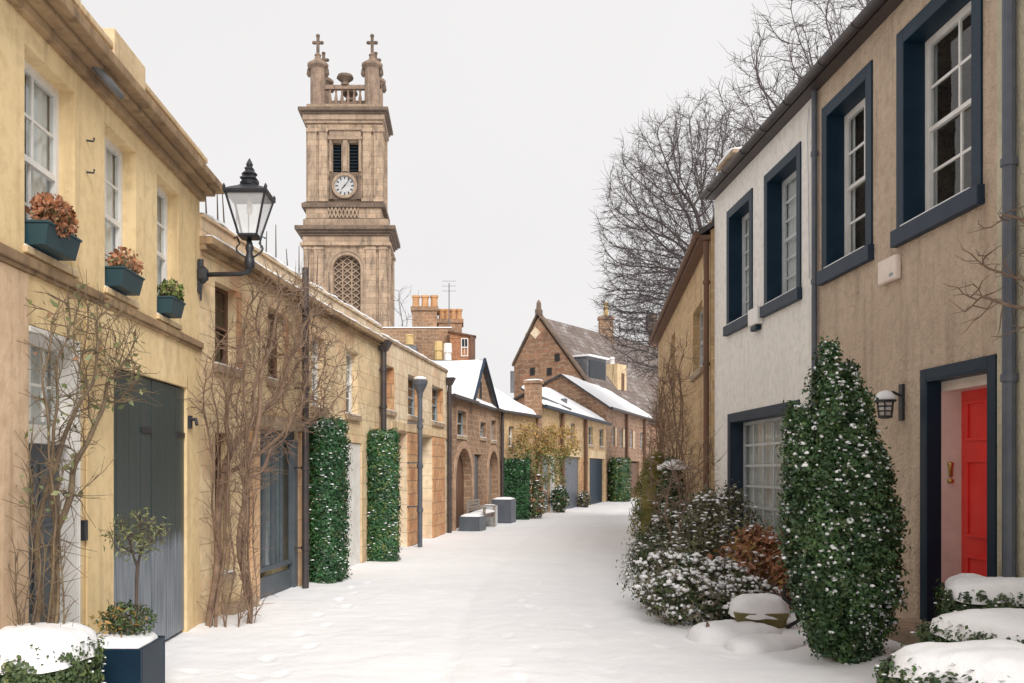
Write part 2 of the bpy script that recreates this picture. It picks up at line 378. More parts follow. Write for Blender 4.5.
def window(par, W, u0, u1, z0, z1, o, cols=2, rows=(2, 2), fmat='white_paint', fr=.055, bar=.02, curtain=None, glass='glass', cmat='curtain', snow_sill=False):
    """sash window: frame with glazing bars; pane and curtain are its sub-parts"""
    mb = MB(); bx = lambda a, b_, c, d, e=0., t=.05: W.box(mb, a, b_, o + e - t, o + e, c, d)
    bx(u0, u0 + fr, z0, z1); bx(u1 - fr, u1, z0, z1); bx(u0 + fr, u1 - fr, z1 - fr, z1); bx(u0 + fr, u1 - fr, z0, z0 + fr * 1.2)
    a, b_ = u0 + fr, u1 - fr; c, d = z0 + fr * 1.2, z1 - fr
    secs = [(c, d, rows[0], 0)] if len(rows) == 1 else [((c + d) / 2, d, rows[0], -.012), (c, (c + d) / 2, rows[1], -.03)]
    if len(rows) == 2: bx(a, b_, (c + d) / 2 - .022, (c + d) / 2 + .022, -.004, .04)
    pm = MB()
    for (s0, s1, nr, off) in secs:
        for k in range(1, cols):
            x = a + (b_ - a) * k / cols; bx(x - bar / 2, x + bar / 2, s0 + .023, s1 - .001, off, .022)
        for k in range(1, nr):
            y = s0 + (s1 - s0) * k / nr
            for q in range(cols):
                x0 = a + (b_ - a) * q / cols + bar / 2; x1 = a + (b_ - a) * (q + 1) / cols - bar / 2
                bx(x0, x1, y - bar / 2, y + bar / 2, off - .001, .02)
        W.quad(pm, a, b_, s0, s1, o + off - .012)
    w = mb.build('window', M[fmat], par)
    pm.build('pane', M[glass], w, recalc=False)
    if curtain:
        for (f0, f1, h0) in curtain:
            ex_ = .4 if f1 == 1 else 0; cm = MB(); n_ = max(6, int(((f1 - f0) * (u1 - u0) + ex_) / .012)); pts = []
            for k in range(n_ + 1):
                u = u0 + (u1 - u0) * f0 + ((u1 - u0) * (f1 - f0) + ex_) * k / n_; pts.append((u, o - .085 + .014 * math.sin(u * 55) + .008 * math.sin(u * 23 + 1)))
            zb = z0 + (z1 - z0) * h0
            for (ua, oa), (ub, ob) in zip(pts, pts[1:]): cm.poly([W.pt(ua, oa, zb), W.pt(ub, ob, zb), W.pt(ub, ob, z1), W.pt(ua, oa, z1)])
            cm.build('curtain', M[cmat], w, smooth=True, recalc=False)
    return w
def sillpart(w, W, u0, u1, o0, o1, z0, z1, mat, snow=.02):
    mb = MB(); W.box(mb, u0, u1, o0, o1, z0, z1); mb.build('sill', M[mat], w, bevel=.006)
    if snow:
        mb = MB(); W.box(mb, u0 + .01, u1 - .01, o0 + .005, o1 - .015, z1 + .001, z1 + snow); mb.build('snow', M['snow'], w, bevel=.008)
def surround(w, W, u0, u1, z0, z1, t, mat, proud=.02, reveal=.2, bottom=False):
    """raised margin round an opening, with lined reveal"""
    mb = MB(); B = lambda a, b_, c, d, e0, e1: W.box(mb, a, b_, e0, e1, c, d)
    B(u0 - t, u0 + .003, z0, z1 + t, -.01, proud); B(u1 - .003, u1 + t, z0, z1 + t, -.01, proud); B(u0 + .003, u1 - .003, z1 - .003, z1 + t, -.01, proud)
    B(u0 + .0, u0 + .018, z0, z1, -reveal, proud - .001); B(u1 - .018, u1, z0, z1, -reveal, proud - .001); B(u0 + .018, u1 - .018, z1 - .018, z1, -reveal, proud - .001)
    if bottom: B(u0 + .018, u1 - .018, z0, z0 + .018, -reveal, proud - .001)
    mb.build('surround', M[mat], w, bevel=.004)
def pipe(par, W, u, o, z0, z1, r, mat, hopper=False, brackets=3):
    mb = MB(); mb.tube([W.pt(u, o, z0), W.pt(u, o, z1)], r, 10)
    for k in range(brackets):
        z = z0 + (z1 - z0) * (k + .5) / brackets; mb.tube([W.pt(u, o, z - .03), W.pt(u, o, z + .03)], r * 1.25, 10)
        W.box(mb, u - .012, u + .012, 0, o, z - .012, z + .012)
    if hopper:
        a = r * 1.2; b_ = r * 2.6
        mb.hexa([W.pt(u - a, o - a, z1), W.pt(u + a, o - a, z1), W.pt(u + a, o + a, z1), W.pt(u - a, o + a, z1),
                 W.pt(u - b_, o - a, z1 + .2), W.pt(u + b_, o - a, z1 + .2), W.pt(u + b_, o + b_, z1 + .2), W.pt(u - b_, o + b_, z1 + .2)])
    return mb.build('downpipe', M[mat], par)
def snowstrip(par, W, u0, u1, o0, o1, z, h, n=None):
    """long ragged snow cap lying on a ledge"""
    n = n or max(4, int((u1 - u0) / .12)); mb = MB(); rows = []
    for k in range(n + 1):
        u = u0 + (u1 - u0) * k / n; q = noise.noise(Vector((u * 2.1, o0 * 3, z))); q2 = noise.noise(Vector((u * 5.3, 7 + o0, z)))
        hh = h * (1 + .5 * q); e = .02 * q2; ed = .3 if k in (0, n) else 1; m_ = (o0 + o1) / 2
        prof = [(o0 - e, z + .001), (o0 - e * 2 + .0, z + hh * .55 * ed), (o0 + (m_ - o0) * .5, z + hh * .95 * ed), (m_, z + hh * ed), (m_ + (o1 - m_) * .5, z + hh * .95 * ed), (o1 + e * 2, z + hh * .55 * ed), (o1 + e, z + .001)]
        rows.append([W.pt(u, a, b_) for a, b_ in prof])
    i0 = 0; m_ = len(rows[0]); mb.v = [tuple(p) for r_ in rows for p in r_]
    for k in range(n):
        for j in range(m_ - 1): mb.f.append((k * m_ + j, k * m_ + j + 1, (k + 1) * m_ + j + 1, (k + 1) * m_ + j))
    mb.f.append(tuple(range(m_))); mb.f.append(tuple(n * m_ + j for j in range(m_)))
    return mb.build('snow', M['snow'], par, smooth=True)
def slope(par, pts, th, mat, name='roof', snow=0, inset=.04):
    """roof plane from four or more corners (ccw seen from above), plus a snow layer"""
    P = [Vector(p) for p in pts]; mb = MB(); mb.prism([p - Vector((0, 0, th)) for p in P], (0, 0, th)); r = mb.build(name, M[mat], par)
    if snow:
        c = sum(P, Vector()) / len(P); Q = [p + (c - p).normalized() * inset + Vector((0, 0, .004)) for p in P]
        mb = MB()
        if len(Q) == 4:
            nu, nv = 28, 14; top = []
            for i in range(nu + 1):
                for j in range(nv + 1):
                    a, b_ = i / nu, j / nv
                    q = (Q[0] * (1 - a) + Q[1] * a) * (1 - b_) + (Q[3] * (1 - a) + Q[2] * a) * b_
                    e = min(a, 1 - a, b_, 1 - b_); hh = snow * min(1, e * 18) ** .5 * (1 + .35 * noise.noise(q * 1.1))
                    if e < 1e-6:
                        q = q + (c - q).normalized() * (.05 * noise.noise(q * 2.3))
                    mb.v.append(tuple(q + Vector((0, 0, hh))))
            for i in range(nu):
                for j in range(nv):
                    k = i * (nv + 1) + j; mb.f.append((k, k + nv + 1, k + nv + 2, k + 1))
            mb.build('snow', M['snow'], r, smooth=True, recalc=False)
        else:
            mb.prism(Q, (0, 0, snow)); mb.build('snow', M['snow'], r, bevel=.03)
    return r
def planks(mb, W, u0, u1, z0, z1, o, n, gap=.006, t=.03):
    w = (u1 - u0) / n
    for k in range(n): W.box(mb, u0 + k * w + gap / 2, u0 + (k + 1) * w - gap / 2, o - t, o + .0015 * (k % 2), z0, z1)

# ------------------------------------------------------------------ ground
FOOT = []
def trail(p, q, n_, dp_):
    rr_ = random.Random(n_)
    for k in range(n_):
        t_ = k / (n_ - 1); x = p[0] + (q[0] - p[0]) * t_ + rr_.uniform(-.05, .05); y = p[1] + (q[1] - p[1]) * t_; a_ = math.atan2(q[1] - p[1], q[0] - p[0]) + rr_.uniform(-.2, .2); s_ = .11 if k % 2 else -.11
        FOOT.append((x - math.sin(a_) * s_, y + math.cos(a_) * s_, math.cos(a_), math.sin(a_), dp_ * rr_.uniform(.6, 1.2)))
trail((-1.7, 5.2), (-1.5, 14), 15, .017); trail((-2.3, 7.9), (-.6, 6.3), 5, .015); trail((1.2, 14.5), (.2, 5), 16, .016); trail((2.4, 8.2), (1.0, 11.5), 6, .02)
def gheight(x, y):
    h = .035 * noise.noise(Vector((x * .35, y * .3, 0))) + .012 * noise.noise(Vector((x * 1.7, y * 1.4, 3))) + .006 * noise.noise(Vector((x * 5, y * 5, 9)))
    # old wheel tracks softened by later snow
    cx = .35 + .004 * y * y
    for s in (-.75, .72):
        d = (x - cx - s + .12 * noise.noise(Vector((y * .2, s, 1)))) / .13; h -= .02 * math.exp(-d * d) * (1 + .5 * noise.noise(Vector((x * 2, y * 2, 5))))
    if -3 < x < 3 and y < 16:
        for (fx, fy, c_, s_, dp_) in FOOT:
            dx, dy = x - fx, y - fy
            if abs(dx) < .3 and abs(dy) < .3:
                a_, b_ = dx * c_ + dy * s_, -dx * s_ + dy * c_; r_ = (a_ / .15) ** 2 + (b_ / .06) ** 2
                h += -dp_ * math.exp(-r_ ** 2) + dp_ * .3 * math.exp(-(r_ - 2.2) ** 2 * 1.5)
    if x > 2 and y < 16:
        t = max(0, min(1, (x - 2.2 - .25 * noise.noise(Vector((y * .9, 4, 0)))) / 2)); h += .17 * t * t * (3 - 2 * t)
    return h
xs = np.unique(np.concatenate([np.linspace(-400, -20, 12), np.linspace(-20, -6, 10), np.linspace(-6, -3.2, 16), np.linspace(-3.2, 4.6, 240), np.linspace(4.6, 8, 16), np.linspace(8, 30, 16), np.linspace(30, 400, 12)]))
ys = np.unique(np.concatenate([np.linspace(-60, 0, 8), np.linspace(0, 5, 40), np.linspace(5, 14, 270), np.linspace(14, 20, 60), np.linspace(20, 60, 90), np.linspace(60, 900, 24)]))
mb = MB(); nx, ny = len(xs), len(ys)
for y in ys:
    for x in xs: mb.v.append((x, y, gheight(x, y)))
for j in range(ny - 1):
    for i in range(nx - 1): k = j * nx + i; mb.f.append((k, k + 1, k + nx + 1, k + nx))
g = mb.build('snowy_ground', M['snow'], smooth=True, recalc=False); tag(g, kind='structure')
foot = MB()
# little scuffs where people walked
# ------------------------------------------------------------------ A: yellow house on the left
WA = Wall((-2.94, 1.0), (-2.94, 10.2), 1)
YA = lambda y: y - 1.0
A = thing('yellow_house', 'yellow painted parapeted house at left front with tall dark garage door', 'house', (-2.94, 5.6, 0))
winsA = [(YA(3.9), YA(4.7)), (YA(6.09), YA(6.89)), (YA(7.47), YA(8.19)), (YA(8.76), YA(9.45))]
ZS, ZT = 3.27, 4.64
gar = (YA(7.65), YA(9.73), -.2, 2.64); dr = (YA(6.15), YA(6.93), -.2, 2.75)
mb = MB(); WA.face(mb, 0, WA.L, -.3, 4.9, [(a, b_, ZS, ZT) for a, b_ in winsA] + [gar + (False, .06), dr]); WA.shell(mb, 0, WA.L - .004, 6, -.3, 4.9)
mb.build('wall', M['yellow'], A)
mb = MB(); WA.box(mb, 0, YA(6.15) - .03, .0, .012, -.3, 3.08); mb.build('lower_wall_panel', M['pinkwall'], A)
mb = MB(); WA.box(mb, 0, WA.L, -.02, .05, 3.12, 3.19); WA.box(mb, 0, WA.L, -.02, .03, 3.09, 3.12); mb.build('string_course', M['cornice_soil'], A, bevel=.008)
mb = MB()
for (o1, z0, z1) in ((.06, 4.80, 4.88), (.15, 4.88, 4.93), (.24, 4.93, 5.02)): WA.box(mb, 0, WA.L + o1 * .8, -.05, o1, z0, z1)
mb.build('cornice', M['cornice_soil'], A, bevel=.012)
mb = MB(); WA.box(mb, 0, WA.L + .1, -.28, .03, 5.02, 5.26); WA.box(mb, 0, WA.L + .13, -.3, .06, 5.26, 5.32)
WA.box(mb, YA(7.5), YA(8.25), -.29, .07, 5.02, 5.44); WA.box(mb, YA(4.2), YA(4.9), -.29, .07, 5.02, 5.44)
WA.box(mb, YA(6.2), YA(6.9), -.29, .045, 5.02, 5.36)
mb.build('parapet', M['yellow_trim'], A, bevel=.012)
snowstrip(A, WA, 0, WA.L, -.27, .02, 5.32, .05)
mb = MB(); WA.box(mb, 0, WA.L, -6, -.3, 4.9, 4.98); WA.box(mb, 0, WA.L, -6, -.3, 4.98, 5.1); mb.build('roof_snow', M['snow'], A)
for i, (a, b_) in enumerate(winsA):
    w = window(A, WA, a, b_, ZS, ZT, -.12, 2, (2, 2), curtain=[(0, .36, 0), (.6, 1, 0)] if i < 2 else [(0, 1, .1)])
    sillpart(w, WA, a - .02, b_ + .02, -.12, .03, ZS - .05, ZS, 'yellow_trim', .01)
# broken rainwater outlet and wires
mb = MB(); mb.tube([WA.pt(YA(7.0), .1, 4.9), WA.pt(YA(7.12), .17, 4.82), WA.pt(YA(7.3), .2, 4.78), WA.pt(YA(7.42), .14, 4.83)], [.03, .035, .025, .012], 8); mb.build('lead_outlet', M['lead'], A, smooth=True)
mb = MB()
for z in (4.35, 4.1): mb.tube([WA.pt(YA(7.1), 0, z), WA.pt(YA(7.12), .05, z), WA.pt(YA(7.13), .05, z + .03)], .008, 6)
mb.build('wall_hook', M['iron'], A)
# garage door
u0, u1 = gar[0], gar[1]; um = (u0 + u1) / 2
for a, b_ in ((u0, um - .004), (um + .004, u1)):
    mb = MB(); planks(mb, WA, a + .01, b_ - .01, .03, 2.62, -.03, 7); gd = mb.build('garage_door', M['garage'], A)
    mb = MB(); WA.box(mb, b_ - .3, b_ - .02, -.028, -.015, 2.1, 2.15); mb.build('hinge', M['iron'], gd)
mb = MB(); mb.tube([WA.pt(u1 + .05, .0, 2.3), WA.pt(u1 + .05, .08, 2.3), WA.pt(u1 + .02, .1, 2.24)], .02, 8); WA.box(mb, u1 + .02, u1 + .1, .0, .03, 2.2, 2.34); mb.build('door_catch', M['iron'], A)
# front door with white surround
a, b_ = dr[0], dr[1]
mb = MB(); WA.box(mb, a, b_, -.2, -.13, -.1, 1.94)
fd = mb.build('door', M['door_grey'], A)
mb = MB()
for (f0, f1) in ((.12, .45), (.55, .88)):
    for (q0, q1) in ((.1, .55), (.7, 1.2), (1.33, 1.8)):
        x0, x1 = a + (b_ - a) * f0, a + (b_ - a) * f1
        for bb in ((x0, x1, q0, q0 + .025), (x0, x1, q1 - .025, q1), (x0, x0 + .025, q0 + .025, q1 - .025), (x1 - .025, x1, q0 + .025, q1 - .025)): WA.box(mb, bb[0], bb[1], -.129, -.112, bb[2], bb[3])
mb.build('door_moulding', M['door_grey'], fd, bevel=.004)
mb = MB(); mb.lathe(WA.pt(b_ - .12, -.1, 1.0), [(.0, -.02), (.02, -.015), (.025, 0), (.02, .015), (0, .02)], 10); mb.build('handle', M['brass'], fd, smooth=True)
mb = MB(); WA.box(mb, b_ - .022, b_ + .0, -.129, .015, -.1, 2.7); WA.box(mb, b_, b_ + .02, -.01, .02, -.1, 2.74); WA.box(mb, a, b_ - .022, -.129, -.05, 1.94, 2.02); WA.box(mb, a, b_, -.129, .01, 2.7, 2.74)
mb.build('door_frame', M['white_paint'], A, bevel=.004)
w = window(A, WA, a, b_ - .023, 2.02, 2.7, -.12, 3, (2,), fr=.05, curtain=[(0, 1, 0)])
mb = MB(); WA.box(mb, b_ + .05, b_ + .11, 0, .04, 1.2, 1.36); mb.build('doorbell', M['iron'], A, bevel=.004)
# corner quoin joints / pilaster strip by garage
mb = MB(); WA.box(mb, YA(6.97) + .1, YA(7.62), -.0, .02, -.3, 3.09); mb.build('pilaster', M['yellow'], A, bevel=.01)

# ------------------------------------------------------------------ B1: long curved house with cornice
P0, P1, P2, P3 = (-2.94, 10.2), (-2.36, 13.95), (-1.60, 18.3), (-.33, 25.0)
W1, W2, W3 = Wall(P0, P1, 1), Wall(P1, P2, 1), Wall(P2, P3, 1)
B1 = thing('terraced_house', 'long bending yellow stone house with snowy cornice and glazed grey ground-floor door', 'house', (-2.4, 14, 0))
mb = MB()
op1 = [(W1.u(215), W1.u(237), 3.0, 3.98), (W1.u(215), W1.u(230), .5, 2.2), (W1.u(257), W1.u(298), -.1, 2.32, False, .1), (W1.u(268), W1.u(285), 3.0, 3.98)]
op2 = [(W2.u(312), W2.u(325), 2.75, 3.9), (W2.u(346), W2.u(358), 2.75, 3.9), (W2.u(346), W2.u(362), -.1, 2.25, False, .08)]
W1.face(mb, 0, W1.L, -.3, 4.25, op1); W2.face(mb, 0, W2.L, -.3, 4.25, op2)
W1.shell(mb, .004, W1.L + .1, 5, -.3, 4.25); W2.shell(mb, -.1, W2.L - .004, 5, -.3, 4.25)
mb.build('wall', M['ashlar'], B1)
mb = MB()
for W in (W1, W2):
    W.box(mb, 0, W.L + .02, -.02, .07, 4.25, 4.31); W.box(mb, 0, W.L + .02, -.02, .15, 4.31, 4.4)
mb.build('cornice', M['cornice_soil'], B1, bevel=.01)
mb = MB()
for W in (W1, W2): W.box(mb, 0, W.L + .01, -.3, .02, 4.4, 4.62); W.box(mb, 0, W.L + .01, -.31, .05, 4.62, 4.66)
mb.build('parapet', M['ashlar_pale'], B1, bevel=.008)
for W in (W1, W2): snowstrip(B1, W, 0, W.L, -.3, .05, 4.66, .05); snowstrip(B1, W, 0, W.L, .055, .14, 4.4, .03)
mb = MB()
for W in (W1, W2): W.box(mb, 0, W.L, -5, -.3, 4.3, 4.5)
mb.build('roof_snow', M['snow'], B1)
for (W, o, cm) in ((W1, op1[0], None), (W1, op1[3], [(0, .35, 0)]), (W1, op1[1], None), (W2, op2[0], [(0, .4, 0), (.7, 1, 0)]), (W2, op2[1], [(0, 1, .4)])):
    w = window(B1, W, o[0], o[1], o[2], o[3], -.12, 2, (2, 2), 'white_paint' if W is W2 else 'wood_brown', fr=.045, curtain=cm)
    sillpart(w, W, o[0] - .06, o[1] + .06, -.12, .06, o[2] - .1, o[2], 'stone_sill')
for o in (op1[0], op1[3]):   # warm stone far reveals
    mb = MB(); W1.box(mb, o[1] - .002, o[1] + .12, -.01, .012, o[2], o[3]); mb.build('window_jamb', M['orange_stone'], B1)
# glazed door
o = op1[2]; mb = MB(); fz = .06
W1.box(mb, o[0] - .02, o[1] + .3, -.02, .06, 2.32, 2.5); mb.build('lintel', M['stone_sill'], B1, bevel=.01)
mb = MB(); W1.box(mb, o[0] - .3, o[0] - .003, -.02, .05, -.3, 2.32); W1.box(mb, o[1] + .003, o[1] + .25, -.02, .045, -.3, 2.32); mb.build('door_jamb', M['stone_jamb'], B1, bevel=.015)
mb = MB(); W1.box(mb, o[0], o[1], -.1, -.06, 2.2, 2.32); W1.box(mb, o[0], o[0] + .07, -.1, -.05, .0, 2.2); W1.box(mb, o[1] - .16, o[1], -.1, .0, .0, 2.2)
W1.box(mb, o[0] + .07, o[1] - .16, -.1, -.05, .0, .28); W1.box(mb, o[0] + .07, o[1] - .16, -.1, -.03, .36, .42)
for k in range(1, 4): x = o[0] + .07 + (o[1] - o[0] - .23) * k / 4; W1.box(mb, x - .035, x + .035, -.1, -.055, .42, 2.2)
gdoor = mb.build('door', M['door_grey'], B1, bevel=.005)
mb = MB(); W1.quad(mb, o[0] + .07, o[1] - .16, .42, 2.2, -.085); mb.build('pane', M['glass'], gdoor, recalc=False)
mb = MB(); n_ = 60
for k in range(n_):
    ua, ub = [o[0] + .07 + (o[1] - o[0] - .23) * q / n_ for q in (k, k + 1)]; f1_, f2_ = [-.25 + .02 * math.sin(q * 1.2) for q in (k, k + 1)]
    mb.poly([W1.pt(ua, f1_, .3), W1.pt(ub, f2_, .3), W1.pt(ub, f2_, 2.2), W1.pt(ua, f1_, 2.2)])
mb.build('curtain', M['grey_paint'], gdoor, smooth=True, recalc=False)
mb = MB(); W1.box(mb, W1.u(222), o[0] - .32, .0, .16, -.1, .13); mb.build('doorstep', M['stone_sill'], B1, bevel=.01)
o = op2[2]; mb = MB(); planks(mb, W2, o[0] + .01, o[1] - .01, -.05, 2.24, -.03, 6); mb.build('white_door', M['white_paint'], B1)
pipe(B1, W1, W1.u(305.5, .17), .17, 0, 4.75, .05, 'pipe', False, 4)
pipe(B1, W2, W2.L - .12, .1, 1.9, 4.15, .06, 'pipe', True, 3)
# vertical iron stakes on the parapet
for k in range(14):
    px = 208 + k * 10 + random.uniform(-3, 3)
    if px > 335: break
    W = W1 if px < 303 else W2
    mb = MB(); u = W.u(px, -.1); h = random.uniform(.35, .8); mb.tube([W.pt(u, -.1, 4.6), W.pt(u + random.uniform(-.04, .04), -.1 + random.uniform(-.03, .03), 4.66 + h)], [.013, .006], 5)
    mb.build('parapet_rod', M['bark'], B1)

# ------------------------------------------------------------------ B2
B2 = thing('stone_house', 'pale ashlar house on the left with three small upper windows and orange stone piers below', 'house', (-1, 21.6, 0))
up = [(W3.u(380), W3.u(394)), (W3.u(408), W3.u(421)), (W3.u(432), W3.u(443))]
gd = [(W3.u(397), W3.u(407), -.1, 2.6, False, .35), (W3.u(421), W3.u(432), -.1, 2.6, False, .35)]
mb = MB(); W3.face(mb, 0, W3.L, -.3, 4.45, [(a, b_, 3.0, 3.95) for a, b_ in up] + gd, .2); W3.shell(mb, .004, W3.L - .004, 5, -.3, 4.45)
mb.build('wall', M['ashlar_pale'], B2)
mb = MB(); W3.box(mb, 0, W3.L, -.3, .04, 4.45, 4.52); mb.build('coping', M['stone_sill'], B2, bevel=.01)
snowstrip(B2, W3, 0, W3.L, -.3, .03, 4.52, .06)
mb = MB(); W3.box(mb, 0, W3.L, -5, -.3, 4.45, 4.55); mb.build('roof_snow', M['snow'], B2)
for a, b_ in up:
    w = window(B2, W3, a, b_, 3.0, 3.95, -.17, 2, (2, 2), 'grey_paint', fr=.04)
    mb = MB(); W3.box(mb, b_ - .02, b_ + .0, -.16, .004, 3.0, 3.95); mb.build('window_jamb', M['orange_stone'], w)
    sillpart(w, W3, a - .05, b_ + .05, -.15, .06, 2.9, 3.0, 'stone_sill')
for (c, d) in ((W3.u(407) + .02, W3.u(417)), (W3.u(432) + .02, W3.u(444)), (W3.u(375), W3.u(378))):
    mb = MB(); W3.box(mb, c, d, -.1, .03, -.3, 2.6); mb.build('pier', M['orange_stone'], B2, bevel=.01)
mb = MB(); W3.box(mb, W3.u(391), W3.u(446), -.02, .035, 2.62, 2.8); mb.build('lintel_band', M['yellow_trim'], B2, bevel=.008)
for o, mt in ((gd[0], 'wood_brown'), (gd[1], 'white_paint')):
    mb = MB(); planks(mb, W3, o[0] + .01, o[1] - .01, -.05, 2.55 if mt != 'white_paint' else 2.1, -.25, 6); d_ = mb.build('door', M[mt], B2)
mb = MB(); o = gd[1]; W3.box(mb, o[0] + .01, o[1] - .01, -.3, -.26, 2.12, 2.58); mb.build('fanlight', M['dark_glass'], B2)
pipe(B2, W3, W3.L - .1, .09, 0, 4.1, .06, 'pipe', True, 4)

# ------------------------------------------------------------------ C: gabled rubble cottage
WC = Wall((-.33, 25.0), (1.46, 32.0), 1)
C = thing('gabled_cottage', 'brown rubble cottage with arched doorways, steep wallhead gable and snowy roof', 'cottage', (.5, 28.5, 0))
uw = [(WC.u(457), WC.u(466), 2.75, 3.5), (WC.u(491), WC.u(495.5), 2.75, 3.45), (WC.u(480), WC.u(485.5), 2.8, 3.3)]
ar = [(WC.u(455), WC.u(471.5), -.1, 2.4, True, .25), (WC.u(488), WC.u(498), -.1, 2.4, True, .25), (WC.u(474.5), WC.u(481.5), -.1, 2.25, False, .2)]
mb = MB(); WC.face(mb, 0, WC.L, -.3, 3.9, uw + ar); WC.shell(mb, .004, WC.L - .004, 5, -.3, 3.9)
g0, g1, gz = WC.u(471), WC.u(493), 5.2; gm = WC.u(480.5)
mb.poly([WC.pt(g0, 0, 3.9), WC.pt(g1, 0, 3.9), WC.pt(gm, 0, gz)])
for uu in (0, WC.L): mb.poly([WC.pt(uu, 0, 3.9), WC.pt(uu, -5, 3.9), WC.pt(uu, -2.5, 5.3)])
mb.build('wall', M['rubble'], C)
ov = .15
for (a, b_, no) in ((0, WC.L, 0),):
    slope(C, [WC.pt(a, ov, 3.85), WC.pt(b_, ov, 3.85), WC.pt(b_, -2.5, 5.35), WC.pt(a, -2.5, 5.35)], .08, 'slate', snow=.1)
    slope(C, [WC.pt(b_, -5.1, 3.85), WC.pt(a, -5.1, 3.85), WC.pt(a, -2.5, 5.35), WC.pt(b_, -2.5, 5.35)], .08, 'slate', snow=.1)
for a in (g0, g1):
    e = (a - gm) * 1.1 + gm; zz = gz + .1 - (gz - 3.9) * 1.1
    slope(C, [WC.pt(e, .12, zz), WC.pt(gm, .12, gz + .1), WC.pt(gm, -2.4, gz + .1), WC.pt(e, -.3, zz)], .08, 'slate', 'gable_roof', snow=.08)
    mb = MB(); mb.tube([WC.pt(e, .14, zz), WC.pt(gm, .14, gz + .12)], .06, 4); mb.build('bargeboard', M['navy_grey'], C)
mb = MB(); mb.tube([WC.pt(0, .2, 3.82), WC.pt(g0 + .1, .2, 3.82)], .06, 8); mb.tube([WC.pt(g1 - .1, .2, 3.82), WC.pt(WC.L, .2, 3.82)], .06, 8); mb.build('gutter', M['pipe'], C)
mb = MB(); mb.tube([WC.pt(.1, -2.5, 5.42), WC.pt(WC.u(468), -2.5, 5.42)], .07, 6); mb.build('ridge', M['lead'], C)
for i, o in enumerate(uw):
    w = window(C, WC, *o[:4], -.1, 2, (1, 1), 'grey_paint', fr=.04); sillpart(w, WC, o[0] - .05, o[1] + .05, -.1, .05, o[2] - .1, o[2], 'stone_sill')
    mb = MB(); WC.box(mb, o[0] - .13, o[0], -.01, .015, o[2], o[3] + .12); WC.box(mb, o[1], o[1] + .13, -.01, .015, o[2], o[3] + .12); WC.box(mb, o[0], o[1], -.01, .015, o[3], o[3] + .12); mb.build('window_margin', M['rubble_pink'], C)
mb = MB(); WC.box(mb, gm - .15, gm + .15, -.02, .01, 4.05, 4.6); mb.build('gable_niche', M['dark_room'], C)
for o in ar[:2]:
    r = (o[1] - o[0]) / 2; cu = (o[0] + o[1]) / 2; sp = o[3] - r; mb = MB()
    for i in range(14):
        t0, t1 = math.pi * i / 14, math.pi * (i + 1) / 14; Q = []
        for (rr, oo) in ((r, .03), (r + .22, .03)):
            for t in (t0, t1): Q.append(WC.pt(cu - rr * math.cos(t), oo, sp + rr * math.sin(t)))
        mb.prism([Q[0], Q[1], Q[3], Q[2]], WC.pt(0, -.05, 0) - WC.pt(0, 0, 0))
    for s_ in ((o[0] - .22, o[0]), (o[1], o[1] + .22)): WC.box(mb, s_[0], s_[1], -.02, .03, -.1, sp)
    mb.build('arch_surround', M['rubble_pink'], C)
    mb = MB(); planks(mb, WC, o[0] + .02, cu - .01, -.1, sp, -.25, 4); planks(mb, WC, cu + .01, o[1] - .02, -.1, sp, -.25, 4)
    rr = r - .03; mb.prism([WC.pt(cu - rr * math.cos(math.pi * i / 12), -.28, sp + rr * math.sin(math.pi * i / 12)) for i in range(13)], WC.pt(0, .03, 0) - WC.pt(0, 0, 0))
    mb.build('arched_door', M['wood_brown'] if o is ar[0] else M['bench'], C)
o = ar[2]; mb = MB(); planks(mb, WC, o[0] + .01, o[1] - .01, -.1, 2.2, -.12, 5); mb.build('door', M['door_grey'], C)
pipe(C, WC, WC.L - .08, .1, 0, 3.8, .06, 'pipe', False, 3)

# ------------------------------------------------------------------ D: small snow-roofed house with end stack
WD = Wall((1.46, 32.0), (3.2, 35.6), 1)
D = thing('small_stone_house', 'small stone house with snowy roof and tall orange end stack, beyond the gabled cottage', 'house', (2.3, 33.8, 0))
ow = [(WD.u(509), WD.u(514), 2.6, 3.35)]
mb = MB(); WD.face(mb, 0, WD.L, -.3, 3.9, ow); WD.shell(mb, .004, WD.L - .004, 4.5, -.3, 3.9); mb.build('wall', M['rubble_tan'], D)
slope(D, [WD.pt(0, .15, 3.85), WD.pt(WD.L - .45, .15, 3.85), WD.pt(WD.L - .45, -2.2, 5.2), WD.pt(0, -2.2, 5.2)], .08, 'slate', snow=.12)
slope(D, [WD.pt(WD.L - .45, -4.5, 3.85), WD.pt(0, -4.5, 3.85), WD.pt(0, -2.2, 5.2), WD.pt(WD.L - .45, -2.2, 5.2)], .08, 'slate', snow=.12)
mb = MB(); mb.tube([WD.pt(0, -2.2, 5.3), WD.pt(WD.L - .6, -2.2, 5.3)], .08, 6); mb.build('ridge', M['lead'], D)
mb = MB(); WD.box(mb, WD.L - .42, WD.L, -.5, .1, -.3, 5.15); WD.box(mb, WD.L - .48, WD.L + .04, -.54, .16, 5.15, 5.27); mb.build('end_stack', M['rubble'], D, bevel=.02); snowstrip(D, WD, WD.L - .46, WD.L + .02, -.52, .14, 5.27, .06)
mb = MB(); mb.tube([WD.pt(WD.L - .55, -.95, 4.8), WD.pt(WD.L - .55, -.95, 5.65)], .08, 8); mb.build('flue', M['lead'], D)
for o in ow: w = window(D, WD, *o[:4], -.1, 2, (1, 1), 'white_paint', fr=.04); sillpart(w, WD, o[0] - .05, o[1] + .05, -.1, .05, o[2] - .1, o[2], 'stone_sill')
mb = MB(); mb.tube([WD.pt(0, .2, 3.82), WD.pt(WD.L - .46, .2, 3.82)], .06, 8); mb.build('gutter', M['pipe'], D)

